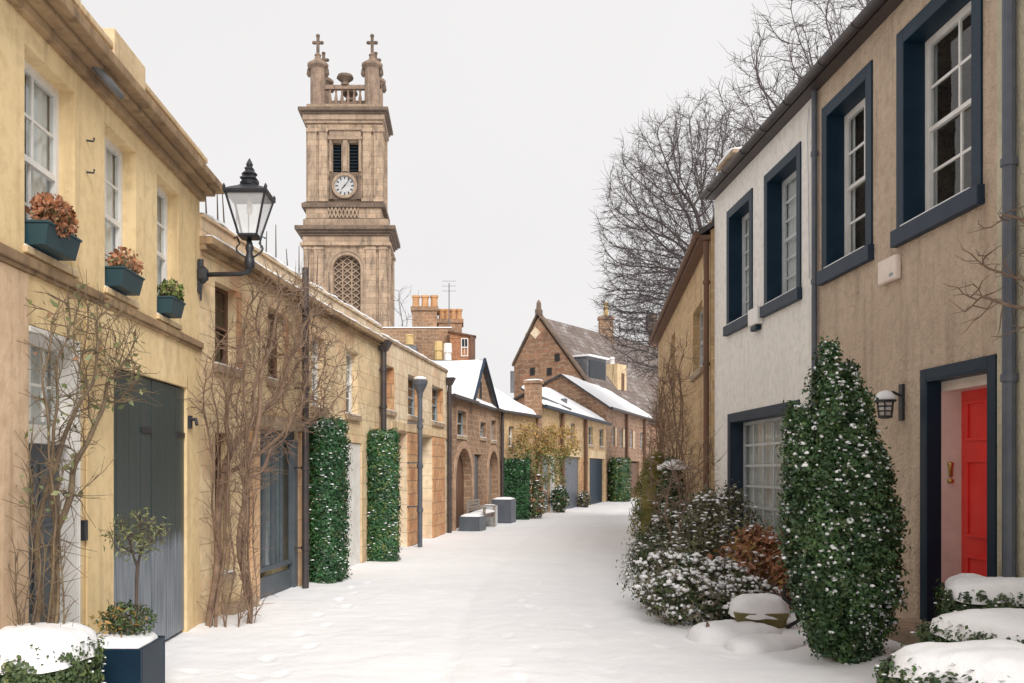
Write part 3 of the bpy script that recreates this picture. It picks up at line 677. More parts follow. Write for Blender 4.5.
# ------------------------------------------------------------------ E: long low mews with snow roof
WE = Wall((3.2, 35.6), (8.1, 49.5), 1)
E = thing('mews_garage_house', 'low tan stone mews under broad snowy roof, with grey and dark blue garage doors', 'mews house', (5.6, 42.5, 0))
dE = [(WE.u(543), WE.u(550), -.1, 2.3, False, .2), (WE.u(564), WE.u(580), -.1, 2.35, False, .15), (WE.u(589.5), WE.u(604), -.1, 2.35, False, .15)]
wE = [(WE.u(588.5), WE.u(593), 3.0, 3.95), (WE.u(599.5), WE.u(603.5), 3.0, 3.95), (WE.u(571), WE.u(575), 3.1, 3.9)]
mb = MB(); WE.face(mb, 0, WE.L, -.3, 4.3, dE + wE); WE.shell(mb, .004, WE.L - .004, 3.4, -.3, 4.3); mb.build('wall', M['rubble_tan'], E)
ur = 4.5
slope(E, [WE.pt(-.0, .2, 4.3), WE.pt(WE.L - .1, .2, 4.3), WE.pt(WE.L - .1, -3.3, 6.35), WE.pt(ur, -2.05, 5.5)], .1, 'slate', snow=.14)
mb = MB(); mb.tube([WE.pt(-.1, .26, 4.26), WE.pt(WE.L - .05, .26, 4.26)], .08, 8); mb.build('gutter', M['navy_grey'], E)
mb = MB(); 
for o in dE[1:]: WE.box(mb, o[0] - .15, o[1] + .15, -.02, .03, 2.35, 2.75)
mb.build('lintel', M['yellow_trim'], E)
for o, mt, nn in zip(dE, ('grey_paint', 'pipe_grey', 'navy'), (4, 8, 8)):
    mb = MB(); planks(mb, WE, o[0] + .02, o[1] - .02, -.1, o[3] - .02, -.1, nn); mb.build('garage_door' if nn == 8 else 'door', M[mt], E)
mb = MB(); WE.box(mb, dE[0][1] + .0, dE[0][1] + .28, -.02, .12, -.1, 2.4); WE.box(mb, dE[0][0] - .2, dE[0][1], -.02, .12, 2.3, 2.4); mb.build('door_frame', M['white_paint'], E)
for o in wE: w = window(E, WE, *o[:4], -.1, 1, (1, 1), 'grey_paint', fr=.05); sillpart(w, WE, o[0] - .05, o[1] + .05, -.1, .06, o[2] - .12, o[2], 'stone_sill')
for px in (560, 583.5): pipe(E, WE, WE.u(px), .12, 1 if px == 560 else 0, 4.2, .09, 'wood_brown', False, 3)
for px, c_ in ((586, 'rubble_tan'), (581.5, 'orange_stone')):
    mb = MB(); u = WE.u(px); WE.box(mb, u - .18, u + .18, -.02, .04, -.3, 2.35); mb.build('door_pier', M[c_], E)
mb = MB(); mb.tube([WE.pt(.8, -.25, 4.75), WE.pt(5.2, .1, 4.48)], .05, 5); mb.build('roof_flashing', M['lead'], E)
mb = MB(); WE.box(mb, 8.0, 8.3, -1.0, -.75, 4.9, 5.2); mb.build('roof_vent', M['lead'], E)

# ------------------------------------------------------------------ F
WF = Wall((8.1, 49.5), (13.4, 62.5), 1)
Fh = thing('rubble_house', 'dark brown rubble house with snowy roof pitch at the far bend of the lane', 'house', (10.7, 56, 0))
wF = [(WF.u(a), WF.u(a + 3), 3.1, 4.2) for a in (612, 620, 630, 640)]; dF = [(WF.u(628), WF.u(639), -.1, 2.3, False, .2)]
mb = MB(); WF.face(mb, 0, WF.L, -.3, 5.3, wF + dF); WF.shell(mb, .004, WF.L, 6.5, -.3, 5.3)
for uu in (.0, WF.L): mb.poly([WF.pt(uu, 0, 5.3), WF.pt(uu, -6.5, 5.3), WF.pt(uu, -2.55, 7.1)])
mb.build('wall', M['rubble_far'], Fh)
slope(Fh, [WF.pt(-.15, .25, 5.2), WF.pt(WF.L, .25, 5.2), WF.pt(WF.L, -2.55, 7.15), WF.pt(-.15, -2.55, 7.15)], .12, 'slate', snow=.14)
slope(Fh, [WF.pt(WF.L, -6.6, 5.25), WF.pt(-.15, -6.6, 5.25), WF.pt(-.15, -2.55, 7.15), WF.pt(WF.L, -2.55, 7.15)], .12, 'slate', snow=.12)
for o in wF: w = window(Fh, WF, *o[:4], -.1, 1, (1, 1), 'pale_grey', fr=.06)
for o in wF:
    mb = MB(); WF.box(mb, o[1], o[1] + .35, -.01, .03, o[2], o[3]); mb.build('window_margin', M['ashlar_pale'], Fh)
mb = MB(); o = dF[0]; planks(mb, WF, o[0] + .02, o[1] - .02, -.1, 2.2, -.12, 6); mb.build('door', M['wood_brown'], Fh)
mb = MB(); mb.tube([WF.pt(0, .3, 5.15), WF.pt(WF.L, .3, 5.15)], .08, 8); mb.build('gutter', M['pipe'], Fh)
for px in (625, 643): pipe(Fh, WF, WF.u(px), .12, 0, 5.1, .09, 'wood_brown', False, 3)

# ------------------------------------------------------------------ big hall behind with long slate roof
ap = Vector((5.27, 60, 11.9)); dd = Vector((.59, .81, 0)).normalized(); gg = Vector((.81, -.59, 0)).normalized()
H_ = thing('stone_hall', 'large stone hall with steep brown gable and long slate roof behind the mews', 'hall', (ap.x, ap.y, 0))
Lc = 26
def hp(a, w, z): q = ap + dd * a + gg * w; return Vector((q.x, q.y, z))
mb = MB(); gp = [hp(0, -1.9, -.3), hp(0, 5.2, -.3), hp(0, 5.2, 5.2), hp(0, 0, 11.9), hp(0, -1.9, 8.8)]
mb.prism(gp, dd * Lc); mb.build('wall', M['church'], H_)
slope(H_, [hp(.3, 5.4, 5.05), hp(Lc, 5.4, 5.05), hp(Lc, 0, 12.0), hp(.3, 0, 12.0)], .15, 'slate_brown')
slope(H_, [hp(Lc, -2.0, 8.7), hp(.3, -2.0, 8.7), hp(.3, 0, 12.0), hp(Lc, 0, 12.0)], .15, 'slate_brown')
mb = MB()
for (w0, z0, w1, z1) in ((-2.0, 8.8, 0, 12.15), (5.4, 5.15, 0, 12.15)):
    mb.prism([hp(-.12, w0, z0), hp(-.12, w1, z1), hp(-.12, w1, z1 + .18), hp(-.12, w0, z0 + .18)], dd * .5)
mb.build('gable_coping', M['tower_dark'], H_)
mb = MB(); mb.lathe(hp(.1, 0, 12.1), [(.32, 0), (.34, .3), (.22, .45), (.2, .8), (.05, 1.0)], 4, .6); mb.build('finial', M['tower_dark'], H_)
mb = MB(); mb.prism([hp(-.03, .4 * c - .2, 10.9 + .4 * s_) for c, s_ in ((-1, 0), (0, 1), (1, 0), (0, -1))], dd * .1); mb.build('gable_vent', M['ashlar_pale'], H_)
mb = MB()
for w_, z_ in ((1.3, 8.9), (.7, 8.0), (-.6, 8.1), (-.9, 7.3)):
    q = hp(-.05, w_, z_); mb.prism([q, q + gg * .35, q + gg * .35 + Vector((0, 0, .5)), q + Vector((0, 0, .5))], dd * .1)
mb.build('gable_window', M['dark_room'], H_)
def stack(par, c, sx, sy, z0, z1, mat, pots, pmat, ph=.7, pr=.16, rot=0):
    """chimney with its pots as sub-parts"""
    mb = MB(); ca, sa = math.cos(rot), math.sin(rot)
    def rb(x0, x1, y0, y1, a, b_):
        T = lambda x, y, z: (c[0] + x * ca - y * sa, c[1] + x * sa + y * ca, z)
        mb.hexa([T(x0, y0, a), T(x1, y0, a), T(x1, y1, a), T(x0, y1, a), T(x0, y0, b_), T(x1, y0, b_), T(x1, y1, b_), T(x0, y1, b_)])
    rb(-sx, sx, -sy, sy, z0, z1 - .2); rb(-sx - .08, sx + .08, -sy - .08, sy + .08, z1 - .2, z1)
    ch = mb.build('chimney', M[mat], par)
    for k in range(pots):
        x = -sx * .75 + (sx * 1.5) * (k / (pots - 1) if pots > 1 else .5)
        mb = MB(); mb.lathe((c[0] + x * ca, c[1] + x * sa, z1), [(pr, 0), (pr * .85, ph * .6), (pr * .9, ph * .8), (pr * 1.1, ph * .85), (pr * 1.1, ph), (pr * .8, ph)], 12)
        mb.build('chimney_pot', M[pmat], ch)
    return ch
q = hp(2.2, -1.5, 0); stack(H_, q, .42, .5, 6, 11.3, 'ashlar_pale', 1, 'pot_yellow', .7, .14, .6)
q = hp(9.9, 0, 0); stack(H_, q, .5, .4, 11, 13.3, 'rubble', 1, 'pot_yellow', 1.1, .2)
# dormer and yellow stone wallhead
def dbox(mb, a0, a1, w0, w1, z0, z1): mb.hexa([hp(a0, w0, z0), hp(a0, w1, z0), hp(a1, w1, z0), hp(a1, w0, z0), hp(a0, w0, z1), hp(a0, w1, z1), hp(a1, w1, z1), hp(a1, w0, z1)])
mb = MB(); dbox(mb, .9, 3.6, 1.6, 3.2, 7.0, 9.2); dm = mb.build('dormer', M['lead'], H_)
mb = MB(); dbox(mb, 1.1, 3.4, 3.2, 3.25, 7.6, 9.0); mb.build('window', M['dark_glass'], dm)
mb = MB(); dbox(mb, .8, 3.7, 1.4, 3.4, 9.2, 9.32); mb.build('dormer_roof', M['snow'], dm)
mb = MB(); dbox(mb, 4.3, 5.7, 2.6, 3.7, 4.6, 9.0); mb.build('wallhead', M['yellow_trim'], H_)
mb = MB(); dbox(mb, 4.9, 5.3, 3.7, 3.74, 7.2, 8.4); mb.build('wallhead_window', M['wood_brown'], H_)
q = hp(4.5, 3.2, 0); mb = MB(); mb.lathe((q.x, q.y, 9.0), [(.18, 0), (.16, .3), (.22, .35), (.12, .5)], 10); mb.build('stone_pot', M['white_paint'], H_)
# far gable right of hall
Gf = thing('far_gabled_house', 'far slate-roofed gable with snow showing behind the hall, right of its long roof', 'house', (17, 74, 0))
mb = MB(); c0 = Vector((18.3, 78, 0))
pr = [c0 + Vector((-1.8, 0, 0)), c0 + Vector((5, -1, 0)), c0 + Vector((5, -1, 5.0)), c0 + Vector((-1.8, 0, 14.2))]
mb.prism(pr, (2, 10, 0)); mb.build('wall', M['church'], Gf)
mb = MB(); mb.prism([c0 + Vector((-1.9, -.2, 14.2)), c0 + Vector((5.1, -1.2, 5)), c0 + Vector((5.1, -1.2, 5.4)), c0 + Vector((-1.9, -.2, 14.6))], (2, 10, 0)); mb.build('roof_snow', M['snow'], Gf)
mb = MB(); mb.lathe((16.6, 77.6, 13.8), [(.5, 0), (.5, 1.2), (.3, 1.5)], 8); mb.build('finial', M['tower_dark'], Gf)

# ------------------------------------------------------------------ tenement with chimneys behind left row
T = thing('chimneyed_tenement', 'brown stone back building with big clay-potted chimney stacks, showing over the left-hand roofs', 'building', (-2, 46, 0))
Yt = 45.0
def tx(px, Y=Yt): return (px - CX) / F * Y
def tz(py, Y=Yt): return EYE + (CY - py) * Y / F
mb = MB(); mb.box(tx(330), tx(452), Yt, Yt + 7, 0, tz(328)); mb.build('wall', M['rubble'], T)
snw = MB(); snw.box(tx(330), tx(452), Yt - .05, Yt + 7, tz(328), tz(327)); snw.build('roof_snow', M['snow'], T)
stack(T, (tx(424), Yt + 1.4, 0), tx(436.5) - tx(424), .7, 7, tz(304), 'rubble', 3, 'pot', .68, .2)
stack(T, (tx(450), Yt + 1.9, 0), tx(462) - tx(450), .7, 7, tz(315), 'rubble', 4, 'pot', .62, .17)
for px, y0, y1, mt in ((411, 345, 333, 'pot_yellow'), (439, 360, 342, 'pot_yellow'), (448, 362, 340, 'white_paint')):
    mb = MB(); mb.lathe((tx(px), Yt - 1.2, tz(y0, 43.8)), [(.2, 0), (.18, .4), (.22, .45), (.2, .5 + .4 * (y0 - y1 > 14))], 10); mb.build('chimney_pot', M[mt], T)
mb = MB(); mb.box(tx(405), tx(418), Yt - 1.5, Yt - .01, 6.2, tz(346, 43.8)); mb.box(tx(433), tx(454), Yt - 1.5, Yt - .011, 5.5, tz(361, 43.8)); mb.build('lower_stack', M['lead'], T)
mb = MB(); bx0, bx1 = tx(450), tx(473); mb.box(bx0, bx1, Yt - .6, Yt + 5, 3, tz(338, 44.4)); 
mb.prism([(bx0, Yt - .62, tz(338, 44.4)), (bx1, Yt - .62, tz(338, 44.4)), (bx1, Yt - .62, tz(337, 44.4)), (bx0, Yt - .62, tz(331, 44.4))], (0, 5, 0))
mb.build('brick_wing', M['brick'], T)
mb = MB(); mb.box(bx1 - .14, bx1 + .1, Yt - .75, Yt - .61, 3, tz(336, 44.3)); mb.prism([(bx0 - .1, Yt - .75, tz(332, 44.4)), (bx1 + .15, Yt - .75, tz(337.5, 44.4)), (bx1 + .15, Yt - .75, tz(336, 44.4)), (bx0 - .1, Yt - .75, tz(330.5, 44.4))], (0, .6, 0)); mb.build('brick_wing_trim', M['wood_brown'], T)
wt = Wall((tx(450), Yt - .61), (tx(473), Yt - .61), 1)
w = window(T, wt, tx(461) - tx(450), tx(468) - tx(450), tz(358), tz(340), .03, 2, (1, 1), 'white_paint', fr=.04, glass='dark_glass')
mb = MB(); mb.tube([(tx(449), Yt + .5, tz(345)), (tx(449), Yt + .5, tz(281))], .025, 5)
for k, dz in enumerate((0, .25, .5)): mb.tube([(tx(449) - .35, Yt + .5, tz(283) + dz - .3), (tx(449) + .35, Yt + .5, tz(283) + dz - .3)], .012, 4)
mb.build('antenna', M['lead'], T)

# ------------------------------------------------------------------ clock tower
YT = 98.0; sc = YT / F
tX = lambda px: (px - CX) * sc
tZ = lambda py: EYE + (CY - py) * sc
TW = thing('clock_tower', 'tall square sandstone clock tower with cross-topped corner turrets above the left-hand roofs', 'tower', (tX(343), YT + 4.2, 0))
def ring(mb, x0, x1, z0, z1, pr, D=8.6): mb.box(x0 - pr, x1 + pr, YT - pr, YT + D + pr, z0, z1)
xa, xb = tX(303.5), tX(388); Dp = 7.0     # lower stage
xc, xd = tX(305.5), tX(381); Dq = 6.0; yo = .45      # upper stage
WTf = Wall((xb, YT), (xa, YT), 1)      # u runs right to left seen from camera; normal -Y
WTf = Wall((xa, YT), (xb, YT), 1)
WTs = Wall((xb, YT), (xb, YT + Dp), 1)
mb = MB(); aw = (tX(333) - xa, tX(360.5) - xa)
WTf.face(mb, 0, WTf.L, 0, tZ(246), [(aw[0], aw[1], tZ(330), tZ(255), True, .7)])
WTs.face(mb, 0, Dp, 0, tZ(246), [(2, 5, tZ(330), tZ(255), True, .7)])
mb.box(xa, xa + .1, YT + .01, YT + Dp, 0, tZ(246)); mb.box(xa, xb, YT + Dp - .1, YT + Dp, 0, tZ(246)); mb.build('lower_stage', M['tower'], TW)
for W, a, b_ in ((WTf, aw[0], aw[1]), (WTs, 2, 5)):
    mb = MB(); W.box(mb, a - .1, b_ + .1, -.9, -.62, tZ(332), tZ(254)); lw = mb.build('arched_window', M['tower_dark'], TW)
    mb = MB(); w_ = b_ - a
    for k in range(13):
        for s_ in (-1, 1):
            z0 = tZ(330) + k * .68; p0, p1 = (a, b_) if s_ > 0 else (b_, a)
            mb.tube([W.pt(p0, -.5, z0), W.pt(p1, -.5, z0 + 2.2)], .08, 4)
    for k in range(4): u = a + w_ * (k) / 3; mb.tube([W.pt(u, -.52, tZ(330)), W.pt(u, -.52, tZ(256) - abs(k - 1.5) * .8)], .1, 4)
    mb.build('tracery', M['tower_trim'], lw)
    r = w_ / 2; cu = (a + b_) / 2; sp = tZ(255) - r; mb = MB()
    for (ra, rb_, oo) in ((r + .02, r + .35, .1), (r + .36, r + .6, .18)):
        for i in range(16):
            t0, t1 = math.pi * i / 16, math.pi * (i + 1) / 16
            Q = [W.pt(cu - rr * math.cos(t), oo, sp + rr * math.sin(t)) for rr, t in ((ra, t0), (ra, t1), (rb_, t1), (rb_, t0))]
            mb.prism(Q, W.pt(0, -oo - .02, 0) - W.pt(0, 0, 0))
        W.box(mb, cu - rb_, cu - ra, 0, oo, tZ(330), sp); W.box(mb, cu + ra, cu + rb_, 0, oo, tZ(330), sp)
    mb.build('arch_moulding', M['tower_trim'], TW)
mb = MB()
for (a, b_) in ((tX(304.5) - xa, tX(311) - xa), (tX(314) - xa, tX(324) - xa), (tX(366) - xa, tX(376) - xa), (tX(379) - xa, tX(387) - xa)):
    mb = MB(); WTf.box(mb, a, b_, -.05, .22, 0, tZ(247)); WTf.box(mb, a - .1, b_ + .1, -.05, .3, tZ(250), tZ(248)); mb.build('lower_pilaster', M['tower'], TW)
for (a, b_) in ((.2, 1.3), (5.7, 6.8)): mb = MB(); WTs.box(mb, a, b_, -.05, .22, 0, tZ(247)); mb.build('lower_pilaster', M['tower'], TW)
mb = MB(); ring(mb, xa, xb, tZ(246), tZ(243), .35, Dp); ring(mb, xa, xb, tZ(243), tZ(236), .1, Dp); mb.build('lower_frieze', M['tower'], TW, bevel=.05)
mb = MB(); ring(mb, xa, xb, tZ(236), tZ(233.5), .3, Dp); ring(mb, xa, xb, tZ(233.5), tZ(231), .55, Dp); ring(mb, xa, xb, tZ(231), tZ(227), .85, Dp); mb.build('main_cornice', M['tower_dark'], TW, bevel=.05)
mb = MB(); mb.box(xa - .05, xb + .05, YT - .05, YT + Dp, tZ(227), tZ(219)); mb.build('plinth', M['tower_trim'], TW, bevel=.05)
mb = MB(); mb.box(xc, xd, YT + yo - .2, YT + yo + Dq, tZ(219), tZ(207)); mb.build('panel_band', M['tower'], TW)
mb = MB(); mb.box(tX(328), tX(358.5), YT + yo - .24, YT + yo - .19, tZ(219), tZ(207)); mb.box(tX(305), tX(385.5), YT + yo - .3, YT + yo - .2, tZ(219.5), tZ(217.8)); mb.build('panel_back', M['tower_dark'], TW)
mb = MB()
for k in range(8):
    x = tX(328) + (tX(358.5) - tX(328)) * k / 8; dx = (tX(358.5) - tX(328)) / 8; z0, z1 = tZ(217.5), tZ(207.5)
    mb.tube([(x, YT + yo - .3, z0), (x + dx, YT + yo - .3, z1)], .1, 4); mb.tube([(x + dx, YT + yo - .32, z0), (x, YT + yo - .32, z1)], .1, 4)
mb.build('lattice_panel', M['tower_trim'], TW)
WUf = Wall((xc, YT + yo), (xd, YT + yo), 1); WUs = Wall((xd, YT + yo), (xd, YT + yo + Dq), 1)
mb = MB(); ring2 = lambda z0, z1, p: mb.box(xc - p, xd + p, YT + yo - p, YT + yo + Dq + p, z0, z1)
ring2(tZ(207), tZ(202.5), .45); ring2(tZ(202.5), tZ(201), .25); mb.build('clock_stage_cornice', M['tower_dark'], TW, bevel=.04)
bo = [(tX(332) - xc, tX(341) - xc, tZ(171), tZ(141), False, .8), (tX(348.5) - xc, tX(358) - xc, tZ(171), tZ(141), False, .8)]
mb = MB(); WUf.face(mb, 0, WUf.L, tZ(201), tZ(121), bo); WUs.face(mb, 0, Dq, tZ(201), tZ(121), [(1.6, 2.6, tZ(171), tZ(141), False, .8), (3.4, 4.4, tZ(171), tZ(141), False, .8)])
mb.box(xc, xc + .1, YT + yo + .01, YT + yo + Dq, tZ(201), tZ(121)); mb.box(xc, xd, YT + yo + Dq - .1, YT + yo + Dq, tZ(201), tZ(121)); mb.build('belfry_stage', M['tower'], TW)
for W, oo in ((WUf, bo[0]), (WUf, bo[1]), (WUs, (1.6, 2.6, tZ(171), tZ(141))), (WUs, (3.4, 4.4, tZ(171), tZ(141)))):
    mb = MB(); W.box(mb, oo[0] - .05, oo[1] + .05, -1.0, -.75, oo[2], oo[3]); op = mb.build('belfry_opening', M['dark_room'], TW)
    mb = MB()
    for k in range(9): W.box(mb, oo[0], oo[1], -.7, -.5, oo[2] + k * .36, oo[2] + k * .36 + .07)
    mb.build('louvre', M['navy'], op)
mb = MB()
for (a, b_, o1) in ((tX(307) - xc, tX(316) - xc, .2), (tX(318.5) - xc, tX(327) - xc, .25), (tX(362.5) - xc, tX(371) - xc, .25), (tX(373.5) - xc, tX(382.5) - xc, .2)):
    mb = MB(); WUf.box(mb, a, b_, -.05, o1, tZ(201), tZ(124)); WUf.box(mb, a - .12, b_ + .12, -.05, o1 + .12, tZ(131), tZ(127.5)); WUf.box(mb, a - .12, b_ + .12, -.05, o1 + .12, tZ(201), tZ(198)); mb.build('belfry_pilaster', M['tower'], TW)
for (a, b_) in ((.2, 1.2), (4.8, 5.8)): mb = MB(); WUs.box(mb, a, b_, -.05, .22, tZ(201), tZ(124)); mb.build('belfry_pilaster', M['tower'], TW)
mb = MB()
for (a, b_) in ((tX(329) - xc, tX(331.5) - xc), (tX(342.5) - xc, tX(347.3) - xc), (tX(358.5) - xc, tX(361) - xc)): WUf.box(mb, a, b_, -.05, .3, tZ(171), tZ(139))
WUf.box(mb, tX(328) - xc, tX(362) - xc, -.05, .4, tZ(139), tZ(136)); WUf.box(mb, tX(329) - xc, tX(361) - xc, -.05, .3, tZ(136), tZ(130)); WUf.box(mb, tX(328) - xc, tX(362) - xc, -.05, .5, tZ(130), tZ(127.5)); mb.build('belfry_mullion', M['tower_trim'], TW, bevel=.05)
mb = MB(); ring2(tZ(122), tZ(119), .2); ring2(tZ(119), tZ(113.5), .35); mb.build('upper_frieze', M['tower_trim'], TW, bevel=.05)
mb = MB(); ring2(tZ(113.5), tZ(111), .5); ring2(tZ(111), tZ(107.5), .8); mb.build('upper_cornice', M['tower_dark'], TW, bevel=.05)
# clock
cx_, cz_ = tX(344.5), tZ(185.5); Yc = YT + yo
mb = MB(); mb.box(tX(331), tX(358.5), Yc - .28, Yc - .05, tZ(199), tZ(172))
for px in (331, 358.5): mb.lathe((tX(px), Yc - .2, tZ(199)), [(.3, 0), (.18, .4), (.18, 2.2), (.32, 2.6)], 8)
mb.build('clock_surround', M['tower_dark'], TW)
def disc(mb, r0, r1, y0, y1, n=40):
    for i in range(n):
        t0, t1 = 2 * math.pi * i / n, 2 * math.pi * (i + 1) / n
        mb.prism([(cx_ + r * math.cos(t), y0, cz_ + r * math.sin(t)) for r, t in ((r0, t0), (r0, t1), (r1, t1), (r1, t0))], (0, y1 - y0, 0))
mb = MB(); disc(mb, 1.08, 1.38, Yc - .55, Yc - .2); ck = mb.build('clock', M['tower_trim'], TW)
mb = MB(); mb.prism([(cx_ + 1.08 * math.cos(2 * math.pi * i / 40), Yc - .36, cz_ + 1.08 * math.sin(2 * math.pi * i / 40)) for i in range(40)], (0, .1, 0)); mb.build('dial', M['dial'], ck)
mb = MB()
for k in range(12):
    a = math.pi * k / 6; c_, s_ = math.cos(a), math.sin(a); w_ = .07
    mb.prism([(cx_ + r * c_ - e * s_, Yc - .38, cz_ + r * s_ + e * c_) for r, e in ((.72, -w_), (1.0, -w_), (1.0, w_), (.72, w_))], (0, .015, 0))
mb.build('hour_mark', M['iron'], ck)
mb = MB()
for a, l, w_ in ((R(52), .85, .05), (R(228), .55, .07)):
    c_, s_ = math.cos(a), math.sin(a); mb.prism([(cx_ + r * c_ - e * s_, Yc - .42, cz_ + r * s_ + e * c_) for r, e in ((-.1, -w_), (l, -w_ * .3), (l, w_ * .3), (-.1, w_))], (0, .02, 0))
mb.build('clock_hand', M['iron'], ck)
# parapet, balustrade, turrets
zp = tZ(107.5)
mb = MB(); ring2(zp, zp + .6, 0); mb.build('parapet_base', M['tower_trim'], TW, bevel=.05)
tp = [(tX(316), YT + yo + .9), (tX(371), YT + yo + .9), (tX(316), YT + yo + Dq - .9), (tX(371), YT + yo + Dq - .9)]
def bal(p, q):
    p, q = Vector(p), Vector(q); n_ = 9; mb = MB()
    for k in range(1, n_): c_ = p.lerp(q, k / n_); mb.lathe((c_.x, c_.y, zp + .6), [(.16, 0), (.08, .3), (.2, .9), (.1, 1.5), (.16, 1.9)], 6)
    d_ = (q - p).normalized(); nn = Vector((-d_.y, d_.x)) * .25
    for (z0, z1) in ((zp + 2.5, zp + 2.95),): mb.hexa([(*(p - nn), z0), (*(q - nn), z0), (*(q + nn), z0), (*(p + nn), z0), (*(p - nn), z1), (*(q - nn), z1), (*(q + nn), z1), (*(p + nn), z1)])
    mb.build('balustrade', M['turret'], TW)
    c_ = (p + q) / 2; mb = MB(); mb.lathe((c_.x, c_.y, zp + 2.95), [(.5, 0), (.4, .35), (.95, .8), (.85, 1.1), (.3, 1.25)], 10); mb.build('urn', M['tower_dark'], TW)
for a, b_ in ((0, 1), (1, 3), (3, 2), (2, 0)): bal(tp[a], tp[b_])
for (x, y) in tp:
    mb = MB(); mb.lathe((x, y, zp), [(.9, 0), (.9, .7), (.84, .9), (.84, 4.7), (1.15, 5.0), (1.18, 5.25), (.9, 5.45), (.45, 5.75), (.3, 6.1), (.4, 6.3), (.22, 6.5)], 12); tu = mb.build('turret', M['turret'], TW)
    mb = MB(); zc = zp + 6.5; mb.box(x - .16, x + .16, y - .14, y + .14, zc, zc + 2.0); mb.box(x - .42, x - .14, y - .12, y + .12, zc + 1.05, zc + 1.33); mb.box(x + .14, x + .42, y - .12, y + .12, zc + 1.05, zc + 1.33)
    for (ax, az) in ((-.42, 1.19), (.42, 1.19), (0, 1.95)): mb.lathe((x + ax, y, zc + az - .2), [(.05, 0), (.22, .1), (.22, .3), (.05, .4)], 8)
    mb.build('cross', M['tower_dark'], tu)
    mb = MB()
    for s_ in (-1, 1): mb.lathe((x + s_ * .98, y + .0, zp + 3.9), [(.1, 0), (.28, .3), (.2, .9), (.05, 1.1)], 6)
    mb.build('crocket', M['tower_dark'], tu)

# ------------------------------------------------------------------ right side: G ochre harled house
XR = 4.5
WG = Wall((XR, 7.47), (XR, 11.31), -1)
G = thing('ochre_house', 'rough ochre rendered house on the right with navy window surrounds and a red front door', 'house', (XR, 9.4, 0))
gz1 = 6.56
W3o = (WG.u(823) , WG.u(873)); W4o = (WG.u(898), WG.u(983)); Do = (WG.u(922), WG.u(998))
def op_in(o, t): lo, hi = min(o), max(o); return lo + t, hi - t
t_ = .13; a3 = op_in(W3o, t_); a4 = op_in(W4o, t_); ad_ = op_in(Do, .11)
ops = [(a3[0], a3[1], 4.2, 6.08, False, .24), (a4[0], a4[1], 4.2, 6.08, False, .24), (ad_[0], ad_[1], .0, 2.61, False, .3)]
mb = MB(); WG.face(mb, 0, WG.L, -.3, gz1, ops); WG.shell(mb, .004, WG.L - .004, 7, -.3, gz1)
for uu in (.004, WG.L - .004): mb.poly([WG.pt(uu, 0, gz1), WG.pt(uu, -7, gz1), WG.pt(uu, -3.5, gz1 + 2.3)])
mb.build('wall', M['ochre'], G)
for a, cu in ((a3, [(0, .3, 0), (.92, 1, 0)]), (a4, [(0, .3, 0), (.94, 1, 0)])):
    w = window(G, WG, a[0] + .02, a[1] - .02, 4.22, 6.06, -.2, 2, (2, 2), curtain=cu, fr=.075, bar=.028)
    surround(w, WG, a[0], a[1], 4.2, 6.08, t_, 'navy', .02, .2)
    mb = MB(); WG.box(mb, a[0] - t_ - .03, a[1] + t_ + .03, -.19, .07, 4.03, 4.2); mb.build('sill', M['navy_grey'], w, bevel=.008)
    mb = MB(); WG.box(mb, a[0], a[1], -.18, .05, 4.202, 4.222); mb.build('snow', M['snow'], w, bevel=.008)
# red door
d0, d1 = ad_; zf = .3
mb = MB(); WG.box(mb, d0 + .02, d1 - .02, -.36, -.31, zf, 2.5); rd = mb.build('red_door', M['red'], G); rd['label'] = 'bright red panelled front door'
mb = MB(); wd = d1 - d0
for (q0, q1) in ((.5, .95), (1.12, 1.85), (2.02, 2.4)):
    for (f0, f1) in ((.12, .46), (.54, .88)):
        x0, x1 = d0 + wd * f0, d0 + wd * f1
        for bb in ((x0, x1, q0, q0 + .03), (x0, x1, q1 - .03, q1), (x0, x0 + .03, q0 + .03, q1 - .03), (x1 - .03, x1, q0 + .03, q1 - .03)): WG.box(mb, bb[0], bb[1], -.309, -.29, bb[2], bb[3])
mb.build('door_moulding', M['red'], rd, bevel=.006)
mb = MB(); WG.box(mb, d0 + .08, d0 + .2, -.309, -.27, .92, 1.08); mb.build('door_lock', M['iron'], rd)
mb = MB()
WG.box(mb, d1 - .02, d1, -.31, -.12, zf, 2.6); WG.box(mb, d0, d0 + .02, -.31, -.12, zf, 2.6); WG.box(mb, d0 + .02, d1 - .02, -.31, -.12, 2.5, 2.6)
mb.build('door_frame', M['cream_paint'], G)
mb = MB(); WG.box(mb, d1 - .11, d1 - .04, -.06, -.03, 0, 0)
gr = MB(); WG.box(gr, d1, d1 + .11, -.01, .022, 0, 2.72); WG.box(gr, d0 - .11, d0, -.01, .022, 0, 2.72); WG.box(gr, d0, d1, -.01, .022, 2.61, 2.72)
WG.box(gr, d1 - .018, d1 - .001, -.12, .02, 0, 2.61); WG.box(gr, d0 + .001, d0 + .018, -.12, .02, 0, 2.61); WG.box(gr, d0 + .018, d1 - .018, -.12, .02, 2.592, 2.61)
gr.build('door_surround', M['navy'], G, bevel=.004)
mb = MB(); p_ = WG.pt(d1 - .03, -.2, 1.75); mb.lathe(p_, [(.001, -.07), (.02, -.06), (.022, .03), (.03, .05), (.03, .07), (.001, .08)], 8); p_ = WG.pt(d1 - .03, -.2, 1.65); mb.lathe(p_, [(.001, -.03), (.03, -.02), (.03, .01), (.001, .02)], 8); mb.build('bell_pull', M['brass'], G, smooth=True)
mb = MB(); WG.box(mb, d0 - .2, d1 + .2, -.35, .5, -.1, .3); mb.build('doorstep', M['stone_sill'], G, bevel=.02)
